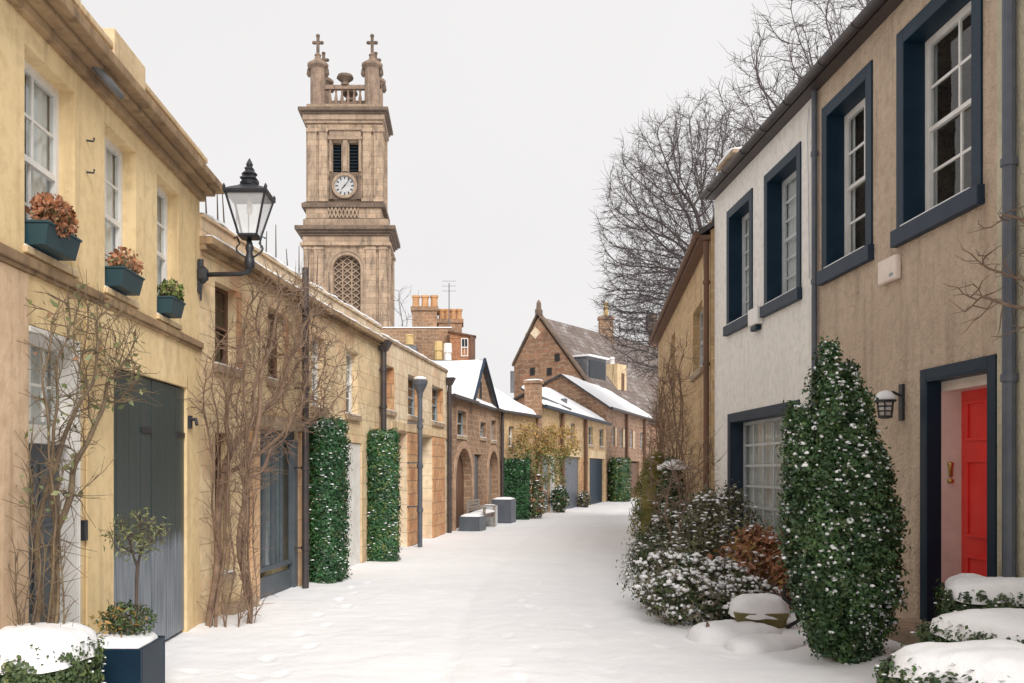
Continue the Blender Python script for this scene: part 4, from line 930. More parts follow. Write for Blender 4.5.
# eaves
def eaves(par, W, u0, u1, z, D, rz, endg=True):
    mb = MB(); W.box(mb, u0, u1, -.02, .16, z - .06, z); mb.build('soffit', M['pipe'], par)
    slope(par, [W.pt(u0, .2, z + .02), W.pt(u1, .2, z + .02), W.pt(u1, -D / 2, rz), W.pt(u0, -D / 2, rz)], .07, 'slate', snow=.1)
    slope(par, [W.pt(u1, -D - .1, z + .02), W.pt(u0, -D - .1, z + .02), W.pt(u0, -D / 2, rz), W.pt(u1, -D / 2, rz)], .07, 'slate', snow=.1)
    mb = MB(); n_ = 8; prof = []
    for k in range(n_ + 1): a = math.pi * k / n_; prof.append((.22 - .065 * math.cos(a), z + .0 - .065 * math.sin(a)))
    for k in range(n_ - 1, 0, -1): a = math.pi * k / n_; prof.append((.22 - .055 * math.cos(a), z + .0 - .053 * math.sin(a)))
    mb.prism([W.pt(u0, o, zz) for o, zz in prof], W.pt(u1, 0, 0) - W.pt(u0, 0, 0))
    k = u0 + .4
    while k < u1: mb.tube([W.pt(k, .22 - .07 * math.cos(math.pi * q / 6), z - .072 * math.sin(math.pi * q / 6)) for q in range(7)], .009, 4); k += .9
    mb.build('gutter', M['pipe'], par)
eaves(G, WG, 0, WG.L, gz1, 7, gz1 + 2.3)
pipe(G, WG, WG.L - .04, .05, .1, gz1 - .05, .035, 'pipe_grey', False, 4)
# ------------------------------------------------------------------ H white house
WH = Wall((XR, 11.31), (XR, 15.85), -1)
Hh = thing('white_house', 'white rendered house with navy-framed upper windows and wide gridded ground-floor window', 'house', (XR, 13.6, 0))
h1 = op_in((WH.u(727.5), WH.u(753)), .12); h2 = op_in((WH.u(765), WH.u(801.5)), .12); hg = op_in((WH.u(728.5), WH.u(800)), .13)
ops = [(h1[0], h1[1], 4.15, 5.95, False, .24), (h2[0], h2[1], 4.15, 5.95, False, .24), (hg[0], hg[1], .75, 2.55, False, .24)]
mb = MB(); WH.face(mb, 0, WH.L, -.3, 6.56, ops); WH.shell(mb, .004, WH.L - .004, 7, -.3, 6.56)
for uu in (.004, WH.L - .004): mb.poly([WH.pt(uu, 0, 6.56), WH.pt(uu, -7, 6.56), WH.pt(uu, -3.5, 8.86)])
mb.build('wall', M['white_harl'], Hh)
for a in (h1, h2):
    w = window(Hh, WH, a[0] + .02, a[1] - .02, 4.17, 5.93, -.2, 2, (3, 3), 'pale_grey', fr=.06, bar=.03, curtain=[(0, 1, 0)])
    surround(w, WH, a[0], a[1], 4.15, 5.95, .12, 'navy', .02, .2)
    mb = MB(); WH.box(mb, a[0] - .15, a[1] + .15, -.19, .07, 3.99, 4.15); mb.build('sill', M['navy_grey'], w, bevel=.008)
    mb = MB(); WH.box(mb, a[0], a[1], -.18, .05, 4.152, 4.172); mb.build('snow', M['snow'], w, bevel=.008)
w = window(Hh, WH, hg[0] + .02, hg[1] - .02, .77, 2.53, -.2, 6, (5,), 'pale_grey', fr=.05, bar=.035, curtain=[(0, 1, 0)], cmat='white_paint')
surround(w, WH, hg[0], hg[1], .75, 2.55, .13, 'navy_grey', .02, .2)
mb = MB(); WH.box(mb, hg[0] - .15, hg[1] + .15, -.19, .07, .6, .75); mb.build('sill', M['navy_grey'], w, bevel=.008)
eaves(Hh, WH, 0, WH.L, 6.56, 7, 9.05)
mb = MB(); u = WH.L - .9; WH.box(mb, u, u + .8, -1.3, -.1, 6.6, 7.0); dm = mb.build('dormer', M['lead'], Hh); mb = MB(); WH.box(mb, u - .08, u + .88, -1.4, -.02, 7.0, 7.06); mb.build('dormer_roof', M['stone_sill'], dm)
snowstrip(dm, WH, u - .06, u + .86, -1.35, -.04, 7.06, .12)
mb = MB(); mb.tube([WH.pt(.25, .01, 6.4), WH.pt(.23, .03, 6.1), WH.pt(.22, .012, 4.2)], .008, 5); mb.build('wall_cable', M['pale_grey'], Hh)
# ------------------------------------------------------------------ I tan stone house further on
WI = Wall((4.44, 15.87), (6.42, 29.0), -1)
I_ = thing('tan_rubble_house', 'tan rubble house with overhanging dark eaves beyond the white house on the right', 'house', (5.4, 22, 0))
iw = [(WI.u(693), WI.u(703), 3.7, 5.0, False, .18), (WI.u(671), WI.u(675), 4.0, 5.3, False, .18)]
mb = MB(); WI.face(mb, 0, WI.L, -.3, 6.2, [(min(a[:2]), max(a[:2]), *a[2:]) for a in iw]); WI.shell(mb, .004, WI.L, 6, -.3, 5.98)
for uu in (.004, WI.L): mb.poly([WI.pt(uu, 0, 5.98), WI.pt(uu, -6, 5.98), WI.pt(uu, -3, 7.9)])
mb.build('wall', M['rubble_tan'], I_)
for a in iw:
    a0, a1 = min(a[:2]), max(a[:2]); w = window(I_, WI, a0, a1, a[2], a[3], -.14, 2, (2, 2), 'pale_grey', fr=.05)
    sillpart(w, WI, a0 - .08, a1 + .08, -.14, .06, a[2] - .12, a[2], 'stone_sill')
slope(I_, [WI.pt(.0, .2, 6.0), WI.pt(WI.L, .2, 6.0), WI.pt(WI.L, -3, 7.95), WI.pt(0, -3, 7.95)], .1, 'slate', snow=.1)
slope(I_, [WI.pt(WI.L, -6.1, 6.0), WI.pt(0, -6.1, 6.0), WI.pt(0, -3, 7.95), WI.pt(WI.L, -3, 7.95)], .1, 'slate', snow=.1)
mb = MB(); WI.box(mb, 0, WI.L, .0, .2, 5.82, 5.9); mb.tube([WI.pt(0, .24, 5.92), WI.pt(WI.L, .24, 5.92)], .06, 8); mb.build('gutter', M['wood_brown'], I_)
pipe(I_, WI, .07, .07, 0, 5.8, .05, 'wood_brown', False, 4)
mb = MB(); WI.box(mb, .4, .95, 0, .03, 4.8, 5.5); mb.build('painted_stone', M['yellow'], I_)
# ------------------------------------------------------------------ K cream wall, nearest right
WK = Wall((XR - .04, 1.0), (XR - .04, 7.46), -1)
K = thing('cream_house', 'cream rough-cast house at the right edge, beside the grey downpipe', 'house', (XR, 4.5, 0))
mb = MB(); WK.face(mb, 0, WK.L, -.3, 6.9, [(1.5, 2.5, 4.1, 6.0)]); WK.shell(mb, .004, WK.L - .004, 7, -.3, 6.9); mb.build('wall', M['cream_harl'], K)
window(K, WK, 1.5, 2.5, 4.1, 6.0, -.12, 2, (2, 2), curtain=[(0, 1, .2)]); eaves(K, WK, 0, WK.L, 6.9, 7, 9.2)

pipe(K, WK, WK.L - .26, .06, -.1, 6.8, .05, 'pipe_grey', False, 4)
#VEG
# ------------------------------------------------------------------ vegetation helpers
def colonize(attr, roots, step, infl, kill, iters=200, jitter=.25, seed=1, grav=0.0):
    """space colonisation: branches grow towards scattered points; returns nodes, parent index"""
    rng = np.random.default_rng(seed); A = np.array(attr, float); P = [np.array(r_, float) for r_ in roots[0]]; par = list(roots[1])
    N = np.array(P); d = np.full(len(A), 1e9); idx = np.zeros(len(A), int); start = 0; used = {}
    for it in range(iters):
        for s0 in range(start, len(N), 400):
            nn = N[s0:s0 + 400]; D = np.linalg.norm(A[:, None] - nn[None], axis=2); m = D.min(1); a = D.argmin(1) + s0
            b_ = m < d; d[b_] = m[b_]; idx[b_] = a[b_]
        keep = d > kill; A = A[keep]; d = d[keep]; idx = idx[keep]
        if len(A) == 0: break
        act = d < infl
        if not act.any(): break
        dirs = A[act] - N[idx[act]]; dirs /= np.linalg.norm(dirs, axis=1)[:, None]; ids = idx[act]
        un, inv = np.unique(ids, return_inverse=True); S = np.zeros((len(un), 3)); np.add.at(S, inv, dirs)
        S /= (np.linalg.norm(S, axis=1)[:, None] + 1e-6); S += rng.normal(0, jitter, S.shape); S[:, 2] += grav; S /= np.linalg.norm(S, axis=1)[:, None]
        new = N[un] + S * step; ok = []
        for k, u in enumerate(un):
            c = used.get(u, 0)
            if c < 4: used[u] = c + 1; ok.append(k)
        if not ok: break
        start = len(N); N = np.vstack([N, new[ok]]); par += [int(un[k]) for k in ok]
    return N, np.array(par)
def branch_mesh(par_obj, N, par, r_tip, expo, mat, thr, n1=8, n2=4, names=('trunk', 'branches'), twigs=0, tl=.3, seed=3, rmax=None, droop=0):
    n = len(N); kids = [[] for _ in range(n)]
    for i, p in enumerate(par):
        if p >= 0: kids[p].append(i)
    rad = np.zeros(n)
    for i in range(n - 1, -1, -1):
        rad[i] = r_tip if not kids[i] else (sum(rad[k] ** expo for k in kids[i])) ** (1 / expo)
    if rmax: rad = np.minimum(rad, rmax)
    rng = np.random.default_rng(seed)
    # smooth the polyline a little
    for _ in range(2):
        M_ = N.copy()
        for i in range(n):
            if par[i] >= 0 and kids[i]:
                k = max(kids[i], key=lambda q: rad[q]); M_[i] = .5 * N[i] + .25 * (N[par[i]] + N[k])
        N = M_
    E0, E1, R0, R1 = [], [], [], []
    for i in range(n):
        p = par[i]
        if p < 0: continue
        main = max(kids[p], key=lambda q: rad[q])
        E0.append(N[p]); E1.append(N[i]); R0.append(rad[p] if main == i else min(rad[p], rad[i] * 1.25)); R1.append(rad[i])
    if twigs:
        for i in range(n):
            if par[i] < 0 or rad[i] > r_tip * 3.2: continue
            d = N[i] - N[par[i]]; d /= np.linalg.norm(d) + 1e-6
            for k in range(twigs):
                v_ = d + rng.normal(0, .55, 3); v_[2] += .1 - droop; v_ /= np.linalg.norm(v_); l = tl * rng.uniform(.5, 1.3)
                m1 = N[i] + v_ * l * .5 + rng.normal(0, .04 * l, 3); e = m1 + (v_ + rng.normal(0, .3, 3)) * l * .5
                E0 += [N[i], m1]; E1 += [m1, e]; R0 += [r_tip * .8, r_tip * .6]; R1 += [r_tip * .6, r_tip * .3]
    E0, E1, R0, R1 = map(np.array, (E0, E1, R0, R1))
    for nm, sel, ns in ((names[0], R1 >= thr, n1), (names[1], R1 < thr, n2)):
        if not sel.any(): continue
        a, b_, ra, rb = E0[sel], E1[sel], R0[sel], R1[sel]; t = b_ - a; t /= np.linalg.norm(t, axis=1)[:, None] + 1e-9
        ref = np.where(np.abs(t[:, 2:3]) > .9, np.array([[1., 0, 0]]), np.array([[0, 0, 1.]])); u = np.cross(t, ref); u /= np.linalg.norm(u, axis=1)[:, None]; w = np.cross(t, u)
        V = []; m_ = len(a)
        for (c, r_) in ((a, ra), (b_, rb)):
            for j in range(ns):
                an = 2 * math.pi * j / ns; V.append(c + (u * math.cos(an) + w * math.sin(an)) * r_[:, None])
        V = np.stack(V, 1).reshape(-1, 3); base = np.arange(m_)[:, None] * 2 * ns
        Fc = np.concatenate([np.concatenate([base + j, base + (j + 1) % ns, base + ns + (j + 1) % ns, base + ns + j], 1) for j in range(ns)])
        npmesh(nm, V, Fc, M[mat], par_obj, smooth=True)
    return N, rad
def ell(n, c, r, seed, shell=.0, flat=None):
    rng = np.random.default_rng(seed); v_ = rng.normal(0, 1, (n, 3)); v_ /= np.linalg.norm(v_, axis=1)[:, None]
    q = (shell + (1 - shell) * rng.random(n)) ** (1 / 3 if not shell else 1); return np.array(c) + v_ * q[:, None] * np.array(r)
def leaves(name, P, size, mat, par, seed=0, asp=.55, nrm=None):
    rng = np.random.default_rng(seed); n = len(P); P = np.array(P)
    a = rng.normal(0, 1, (n, 3)); 
    if nrm is not None: a = a * .7 + nrm
    a /= np.linalg.norm(a, axis=1)[:, None]; t = np.cross(a, rng.normal(0, 1, (n, 3))); t /= np.linalg.norm(t, axis=1)[:, None]; b_ = np.cross(a, t)
    s_ = size * rng.uniform(.6, 1.4, (n, 1)); t = t * s_; b_ = b_ * s_ * asp; fold = a * s_ * .18
    V = np.stack([P - t, P + b_ + fold, P + t * 1.05, P - b_ + fold], 1).reshape(-1, 3); i = np.arange(n)[:, None] * 4
    # folded along the midrib: two triangles sharing tip and base
    Fc = np.concatenate([i + np.array([[0, 1, 2]]), i + np.array([[0, 2, 3]])], 0)
    return npmesh(name, V, Fc, M[mat], par)
def lumps(P, size, par, seed=0, flat=.5, name='snow'):
    rng = np.random.default_rng(seed); P = np.array(P); n = len(P)
    if n == 0: return
    ns = 6; prof = [(.0, -.5), (.75, -.35), (1., .15), (.62, .75), (0, 1.)]; V = []
    s_ = size * rng.uniform(.5, 1.5, n); an0 = rng.uniform(0, 6, n); el_ = rng.uniform(.6, 1.3, n)
    for r_, z in prof[1:4]:
        for j in range(ns):
            an = an0 + 2 * math.pi * j / ns; k = 1 + .25 * rng.normal(0, 1, n); V.append(np.stack([P[:, 0] + r_ * s_ * np.cos(an) * k * el_, P[:, 1] + r_ * s_ * np.sin(an) * k, P[:, 2] + z * s_ * flat], 1))
    V.append(P + np.stack([0 * s_, 0 * s_, -.35 * s_ * flat], 1)); V.append(P + np.stack([0 * s_, 0 * s_, .9 * s_ * flat], 1))
    V = np.stack(V, 1).reshape(-1, 3); m_ = 3 * ns + 2; i = np.arange(n)[:, None] * m_; Fc = []
    for k in range(2):
        for j in range(ns):
            a, b_ = k * ns + j, k * ns + (j + 1) % ns; Fc += [[a, b_, b_ + ns], [a, b_ + ns, a + ns]]
    for j in range(ns): Fc += [[3 * ns, (j + 1) % ns, j], [3 * ns + 1, 2 * ns + j, 2 * ns + (j + 1) % ns]]
    Fc = (i[:, None, :] + np.array(Fc)[None]).reshape(-1, 3); return npmesh(name, V, Fc, M['snow'], par, smooth=True)
def spindle_pts(lobes, n, seed, jit=.06):
    """points and normals on upright spindle lobes (x,y,z0,z1,r,peak)"""
    rng = np.random.default_rng(seed); area = np.array([(l[3] - l[2]) * l[4] for l in lobes]); k = rng.choice(len(lobes), n, p=area / area.sum())
    Lb = np.array(lobes)[k]; t = rng.random(n); th = rng.uniform(0, 2 * math.pi, n)
    pr = np.sin(math.pi * (t ** Lb[:, 5]) * .93 + .12) ** .8
    r_ = Lb[:, 4] * np.clip(pr, .05, 1) * (1 + rng.normal(0, jit, n)) * (1 + .12 * np.sin(th * 5 + t * 14))
    r_ = r_ * np.array([1 + .38 * noise.noise(Vector((math.cos(a) * 1.1 + l[0] * 3, math.sin(a) * 1.1 + l[1] * 3, (l[2] + q * (l[3] - l[2])) * 2.6))) for a, q, l in zip(th, t, Lb)])
    P = np.stack([Lb[:, 0] + r_ * np.cos(th), Lb[:, 1] + r_ * np.sin(th), Lb[:, 2] + t * (Lb[:, 3] - Lb[:, 2])], 1)
    keep = np.ones(n, bool)
    Nn = np.stack([np.cos(th), np.sin(th), (t - .4) * 1.2 + .15], 1); return P[keep], Nn[keep]
def clusters(P, Nn, k, rad, seed):
    rng = np.random.default_rng(seed); off = rng.normal(0, rad, (len(P), k, 3)); return (P[:, None] + off).reshape(-1, 3), np.repeat(Nn, k, 0)
def bush(name, label, cat, lobes, nclus, per, size, mats, snow=.3, snowsize=.03, group=None, seed=1, core=True, jit=.06, crad=.045, asp=.55, stem=None, corem='boxleaf', flat=.5):
    x = np.mean([l[0] for l in lobes]); y = np.mean([l[1] for l in lobes]); z = min(l[2] for l in lobes)
    t = thing(name, label, cat, (x, y, z), group); P, Nn = spindle_pts(lobes, nclus, seed, jit)
    rng = np.random.default_rng(seed + 5)
    if core:
        mb = MB()
        for l in lobes:
            prof = []
            for q in range(9):
                tt = q / 8; prof.append((max(.01, l[4] * .62 * math.sin(math.pi * tt ** l[5] * .93 + .12) ** .6), (l[3] - l[2]) * (tt * .93 + .02)))
            mb.lathe((l[0], l[1], l[2]), prof, 10)
        mb.build('inner_foliage', M[corem], t, smooth=True, recalc=False)
    share = rng.random(len(P)); c0 = 0
    for mt, fr_ in mats:
        s_ = (share >= c0) & (share < c0 + fr_); c0 += fr_
        if s_.any():
            Q, q = clusters(P[s_], Nn[s_], per, crad, seed + 2); leaves('foliage', Q, size, mt, t, seed, asp, q)
    if snow:
        pn = np.array([noise.noise(Vector(q) * 2.6) for q in P]); s_ = (rng.random(len(P)) < snow * np.clip(1 + 1.8 * pn, .15, 2)) & (Nn[:, 2] > -.4); lumps(P[s_] + Nn[s_] * crad * .5 + np.array([0, 0, crad * .5]), snowsize, t, seed, flat)
    if stem: mb = MB(); mb.tube([(x, y, z - .02), (x + .02, y, stem)], [.05, .03], 7); mb.build('stem', M['bark'], t)
    return t
def domegrid(fr, L_, W_, z0, h, lift, nu=46, nv=22, ex=3.2, seed=0, sag=.0, lobes=1.0):
    """thick snow cushion over a rectangle; fr(u,v) maps to the plan"""
    mb = MB()
    for i in range(nu + 1):
        for j in range(nv + 1):
            a, b_ = i / nu * 2 - 1, j / nv * 2 - 1
            # push grid points to a superellipse
            rr = max(abs(a), abs(b_)); 
            an = math.atan2(b_, a); se = (abs(math.cos(an)) ** ex + abs(math.sin(an)) ** ex) ** (-1 / ex); x, y = rr * math.cos(an) * se, rr * math.sin(an) * se
            if i in (0, nu) or j in (0, nv): e = 0
            hh = h * max(0, 1 - rr ** 3.4) ** .5
            p = fr(x * L_ / 2 * (1 + .03 * noise.noise(Vector((x * 3, y * 3, seed)))), y * W_ / 2 * (1 + .04 * noise.noise(Vector((x * 4, y * 3, seed + 3)))))
            nzv = .22 * noise.noise(Vector((p[0] * 2.2, p[1] * 2.2, seed))) * lobes + .08 * noise.noise(Vector((p[0] * 7, p[1] * 7, seed)))
            z = z0 + lift(x, y) + hh * (1 + nzv + .05 * noise.noise(Vector((p[0] * 19, p[1] * 19, seed)))) - (.05 if rr > .995 else 0) + (.025 * noise.noise(Vector((p[0] * 6, p[1] * 6, seed + 9))) if rr > .9 else 0)
            mb.v.append((p[0], p[1], z))
    for i in range(nu):
        for j in range(nv): k = i * (nv + 1) + j; mb.f.append((k, k + nv + 1, k + nv + 2, k + 1))
    return mb
def boxhedge(name, label, cx, cy, L_, W_, H, rot, capz, caph, n, size, mats, seed=1, group=None, cat='hedge', per=9, z0=0, snowdots=.12, ex=3.2, lobes=1, core='boxleaf', crad=.035, sds=.02, over=1.08, ragged=False):
    """clipped hedge or ivy block: foliage on all faces, snow cushion on top"""
    t = thing(name, label, cat, (cx, cy, z0), group); rng = np.random.default_rng(seed); ca, sa = math.cos(rot), math.sin(rot)
    fr = lambda u, v_: (cx + u * ca - v_ * sa, cy + u * sa + v_ * ca)
    def se(an): return (np.abs(np.cos(an)) ** ex + np.abs(np.sin(an)) ** ex) ** (-1 / ex)
    top = rng.random(n) < (L_ * W_) / (L_ * W_ + 2 * (L_ + W_) * H); an = rng.uniform(0, 2 * math.pi, n); r_ = np.where(top, np.sqrt(rng.random(n)), 1 + rng.normal(0, .035, n) + .06 * np.sin(an * 7 + seed)); s_ = se(an)
    # spread evenly round the perimeter
    u = r_ * np.cos(an) * s_ * L_ / 2; v_ = r_ * np.sin(an) * s_ * W_ / 2; z = np.where(top, H, rng.random(n) * H) + rng.normal(0, .025, n); r_ = np.where(~top & (rng.random(n) < (.14 if ragged else 0)), r_ * 1.0 + rng.random(n) * .14, r_)
    P = np.stack([cx + u * ca - v_ * sa, cy + u * sa + v_ * ca, z0 + z], 1)
    nu_, nv_ = np.where(top, 0, np.cos(an) * W_), np.where(top, 0, np.sin(an) * L_); nn = np.sqrt(nu_ ** 2 + nv_ ** 2) + 1e-6; nu_, nv_ = nu_ / nn, nv_ / nn
    Nn = np.stack([nu_ * ca - nv_ * sa, nu_ * sa + nv_ * ca, np.where(top, 1., .25)], 1)
    mb = MB(); ring = []
    for k in range(24):
        a = 2 * math.pi * k / 24; q = fr(.93 * math.cos(a) * se(a) * L_ / 2, .9 * math.sin(a) * se(a) * W_ / 2); ring.append((q[0], q[1], z0))
    mb.prism(ring, (0, 0, H * .97)); mb.build('inner_foliage', M[core], t)
    share = rng.random(n); c0 = 0
    for mt, f_ in mats:
        m_ = (share >= c0) & (share < c0 + f_); c0 += f_
        if m_.any(): Q, q = clusters(P[m_], Nn[m_], per, crad, seed); leaves('foliage', Q, size, mt, t, seed, .6, q)
    if snowdots: m_ = rng.random(n) < snowdots; lumps(P[m_] + Nn[m_] * .03, sds, t, seed)
    if caph:
        mb = domegrid(fr, L_ * over, W_ * over, z0 + capz, caph, lambda x, y: 0, seed=seed, ex=ex, lobes=lobes); mb.build('snow', M['snow'], t, smooth=True, recalc=False)
    return t
def slab_attr(W, n, shape, o0, o1, seed):
    """attraction points inside an outline (list of u,z) spread along a wall"""
    rng = np.random.default_rng(seed); us = [q[0] for q in shape]; zs = [q[1] for q in shape]; out_ = []
    while len(out_) < n:
        u, z = rng.uniform(min(us), max(us)), rng.uniform(min(zs), max(zs)); c = False
        for (x0, y0), (x1, y1) in zip(shape, shape[1:] + shape[:1]):
            if (y0 > z) != (y1 > z) and u < (x1 - x0) * (z - y0) / (y1 - y0) + x0: c = not c
        if c: out_.append(tuple(W.pt(u, rng.uniform(o0, o1), z)))
    return np.array(out_)

# ------------------------------------------------------------------ big bare trees behind the right-hand houses
def bare_tree(label, x, y, base_h, c, r, n, seed, step, trunk_r, lean=(0, 0), tipr=.014, twigs=2):
    t = thing('bare_tree', label, 'tree', (x, y, 0), 'bare winter trees behind the houses')
    N0 = []; k = max(3, int(base_h / step))
    for i in range(k + 1): f_ = i / k; N0.append((x + lean[0] * f_ ** 2, y + lean[1] * f_ ** 2, base_h * f_))
    par = [-1] + list(range(k)); A = np.vstack([ell(n, cc, rr, seed + q, shell=.25) for q, (cc, rr) in enumerate(zip(c, r))])
    N, p = colonize(A, (N0, par), step, 5.0, step * 1.35, 200, .2, seed, .02)
    branch_mesh(t, N, p, tipr, 2.12, 'bark_far', .07, 8, 4, twigs=twigs, tl=.7, rmax=trunk_r, droop=.05)
    return t
bare_tree('broad bare tree with dense drooping twigs rising behind the tan house on the right', 12.0, 44, 12.2, [(11.6, 44, 13.4), (9.9, 43.5, 9.6)], [(4.9, 4.6, 6.4), (3.3, 3, 3.6)], 6500, 11, .32, .42, twigs=4, tipr=.011)
bare_tree('taller bare tree with thin upright twigs behind the white and ochre houses', 13.4, 31, 12.0, [(12.6, 31, 13.4), (14.5, 31, 15)], [(3.9, 3.5, 5.4), (3, 3, 4)], 2000, 23, .34, .34, twigs=3, tipr=.011)
t = thing('bare_tree', 'small faint bare tree between the clock tower and the clay-potted chimneys', 'tree', (-4.1, 70, 0), 'bare winter trees behind the houses')
N, p = colonize(ell(260, (-4.3, 70, 13), (2.4, 2.0, 3.6), 5), ([(-4.1, 70, z) for z in (0, 3, 6, 8, 9)], [-1, 0, 1, 2, 3]), .45, 6, .8, 60, .2, 5)
branch_mesh(t, N, p, .016, 2.3, 'bark_far', .08, 6, 3, twigs=1, tl=.7)

# ------------------------------------------------------------------ wall climbers
def climber(label, W, base, shape, o0, o1, n, seed, mat, step=.09, infl=1.2, tip=.004, rmax=.05, twigs=1, tl=.15, thr=.014, stems=1, group=None, kill=1.6, name='wall_climber', spread=.08):
    b0 = W.pt(base, (o0 + o1) / 2, 0); t = thing(name, label, 'climber', tuple(b0), group)
    pts, par = [], []; rng = np.random.default_rng(seed); zlow = min(q[1] for q in shape)
    for s_ in range(stems):
        u = base + rng.uniform(-spread, spread); o = rng.uniform(o0, o1); k = max(2, int((zlow + .35) / step)); ph = rng.uniform(0, 6); am = rng.uniform(.05, .15); fq = rng.uniform(1.6, 4)
        for i in range(k + 1):
            z = (zlow + .35) * i / k; pts.append(tuple(W.pt(u + am * math.sin(z * fq + ph), o + .03 * math.sin(z * 5 + ph), z - .03))); par.append(-1 if i == 0 else len(pts) - 2)
    A = slab_attr(W, n, shape, o0, o1, seed); N, p = colonize(A, (pts, par), step, infl, step * kill, 200, .22, seed, .05)
    branch_mesh(t, N, p, tip, 2.2, mat, thr, 7, 4, ('stem', 'branches'), twigs=twigs, tl=tl, rmax=rmax, seed=seed); return t, N
# A: green-brown climber round the grey door
sh = [(WA.u(2), 1.5), (WA.u(18), 2.2), (WA.u(22), 2.85), (WA.u(60), 3.1), (WA.u(100), 3.05), (WA.u(128), 2.6), (WA.u(105), 2.3), (WA.u(70), 2.15), (WA.u(60), 1.55), (WA.u(42), 1.4), (WA.u(28), .9)]
t, N = climber('leggy green-brown climber with twisted stems beside the grey front door at far left', WA, WA.u(17), sh, .05, .28, 900, 31, 'bark_olive', .075, 1.3, .004, .03, 2, .2, .012, 9, spread=.1, kill=1.3)
tip = N[N[:, 2] > 1.3]; rng = np.random.default_rng(3); tp_ = tip[rng.choice(len(tip), 190)] + rng.normal(0, .04, (190, 3)); leaves('foliage', tp_, .028, 'oliveleaf', t, 4)
hi_ = tip[tip[:, 2] > 2.5]; tp_ = hi_[rng.choice(len(hi_), 26)] + rng.normal(0, .03, (26, 3)); leaves('dead_leaves', tp_, .026, 'wood_leaf', t, 6); 
# B1: large leafless red-brown climber
sh = [(W1.u(213), 1.5), (W1.u(200, .3), 2.6), (W1.u(212), 3.5), (W1.u(235), 4.1), (W1.u(275), 4.5), (W1.u(303), 4.3), (W1.L, 3.4), (W1.u(302), 2.5), (W1.u(262), 2.2), (W1.u(235), 1.7)]
t, N = climber('large leafless red-brown climber fanning up the yellow stone wall beside the glazed door', W1, W1.u(217, .2), sh, .08, .6, 1250, 41, 'bark_red', .1, 1.6, .0055, .042, 2, .3, .018, 13, spread=.13, kill=1.3)

sh = [(0, 2.6), (.3, 3.9), (1.6, 4.2), (2.6, 3.4), (1.8, 2.5)]
climber('sparse leafless climber on the yellow stone wall above the first ivy column', W2, .35, sh, .08, .3, 160, 44, 'bark_red', .12, 1.4, .005, .02, 1, .25, .012, 2)
# I: tangled climber on tan wall
sh = [(.5, .3), (.3, 2.2), (.6, 3.4), (2.5, 4.4), (5.5, 4.4), (9.5, 3.6), (10.5, 1.4), (7, .4)]
for k in range(2):
    off = 2.0 + 4.5 * k
    climber(('dense leafless climber on the tan stone wall next to the white house', 'dense leafless climber farther along the tan stone wall, before the bend')[k], WI, off, [(u * .62 + (0 if k == 0 else 4.6), z * (1 if k == 0 else .98)) for u, z in sh], .1, .75, 480, 51 + k, 'bark_red', .13, 1.8, .0045, .04, 2, .35, .016, 5, spread=.5)
# right edge twigs on cream house
sh = [(WK.L - .1, 3.0), (WK.L + .3, 3.3), (WK.L - .0, 3.75), (WK.L - .7, 3.9), (WK.L - 1.6, 3.4), (WK.L - 1.3, 2.7), (WK.L - .4, 2.7)]
climber('thin bare climber twigs on the cream wall at the right edge beside the downpipe', WK, WK.L - 1.7, sh, .05, .45, 150, 61, 'bark_red', .09, 1.2, .005, .02, 1, .14, .01, 2)
sh = [(.2, 1.2), (.4, 3.4), (2.2, 3.5), (3.0, 2.0), (1.6, 1.0)]

# ------------------------------------------------------------------ ivy columns on the left wall
def wallhedge(W, pa, pb, zt, dep, label, seed, name='ivy_column', cap=.05, n=1500, mats=(('ivy', .85), ('boxleaf', .15)), size=.03, group='clipped ivy columns on the left wall', cat='ivy', sd=.11, bulge=0):
    ua, ub = W.u(pa, 0), W.u(pb, dep); c_ = W.pt((ua + ub) / 2, dep / 2 + .02, 0); rot = math.atan2(W.d.y, W.d.x)
    return boxhedge(name, label, c_.x, c_.y, ub - ua, dep, zt, rot, zt - .03, cap, n, size, mats, seed, group, cat, 8, 0, sd, 6, 1.4, 'ivy', .035, .022, 1.0, True)
wallhedge(W2, 307, 346, 2.5, .42, 'dark green ivy column dusted with snow, beside the tall dark downpipe', 71, n=3600, size=.023)
wallhedge(W2, 367, 396, 2.45, .5, 'dark green ivy column with snowy top, right of the white plank door', 72, n=3400, size=.025, mats=(('ivy', .8), ('ivy_yellow', .2)))
wallhedge(WD, 503, 527, 2.1, .9, 'deep green clipped evergreen block before the small stone house', 73, 'evergreen_hedge', .05, 1600, (('ivy', 1),), .04, None, 'hedge')
wallhedge(WE, 606, 619, 2.1, .8, 'green ivy block beside the dark blue garage door', 74, 'ivy_block', .06, 900, (('ivy_yellow', .5), ('ivy', .5)), .06, None, 'ivy') if False else None
q = WF.pt(1.2, .5, 0); boxhedge('ivy_block', 'bright green ivy block by the far dark blue garage door', q.x, q.y, 2.2, .8, 2.3, math.atan2(WF.d.y, WF.d.x), 2.25, .12, 1000, .06, (('ivy_yellow', .45), ('ivy', .55)), 74, None, 'ivy', 6, 0, .1, 5, 1, 'ivy', .06, .05, 1)

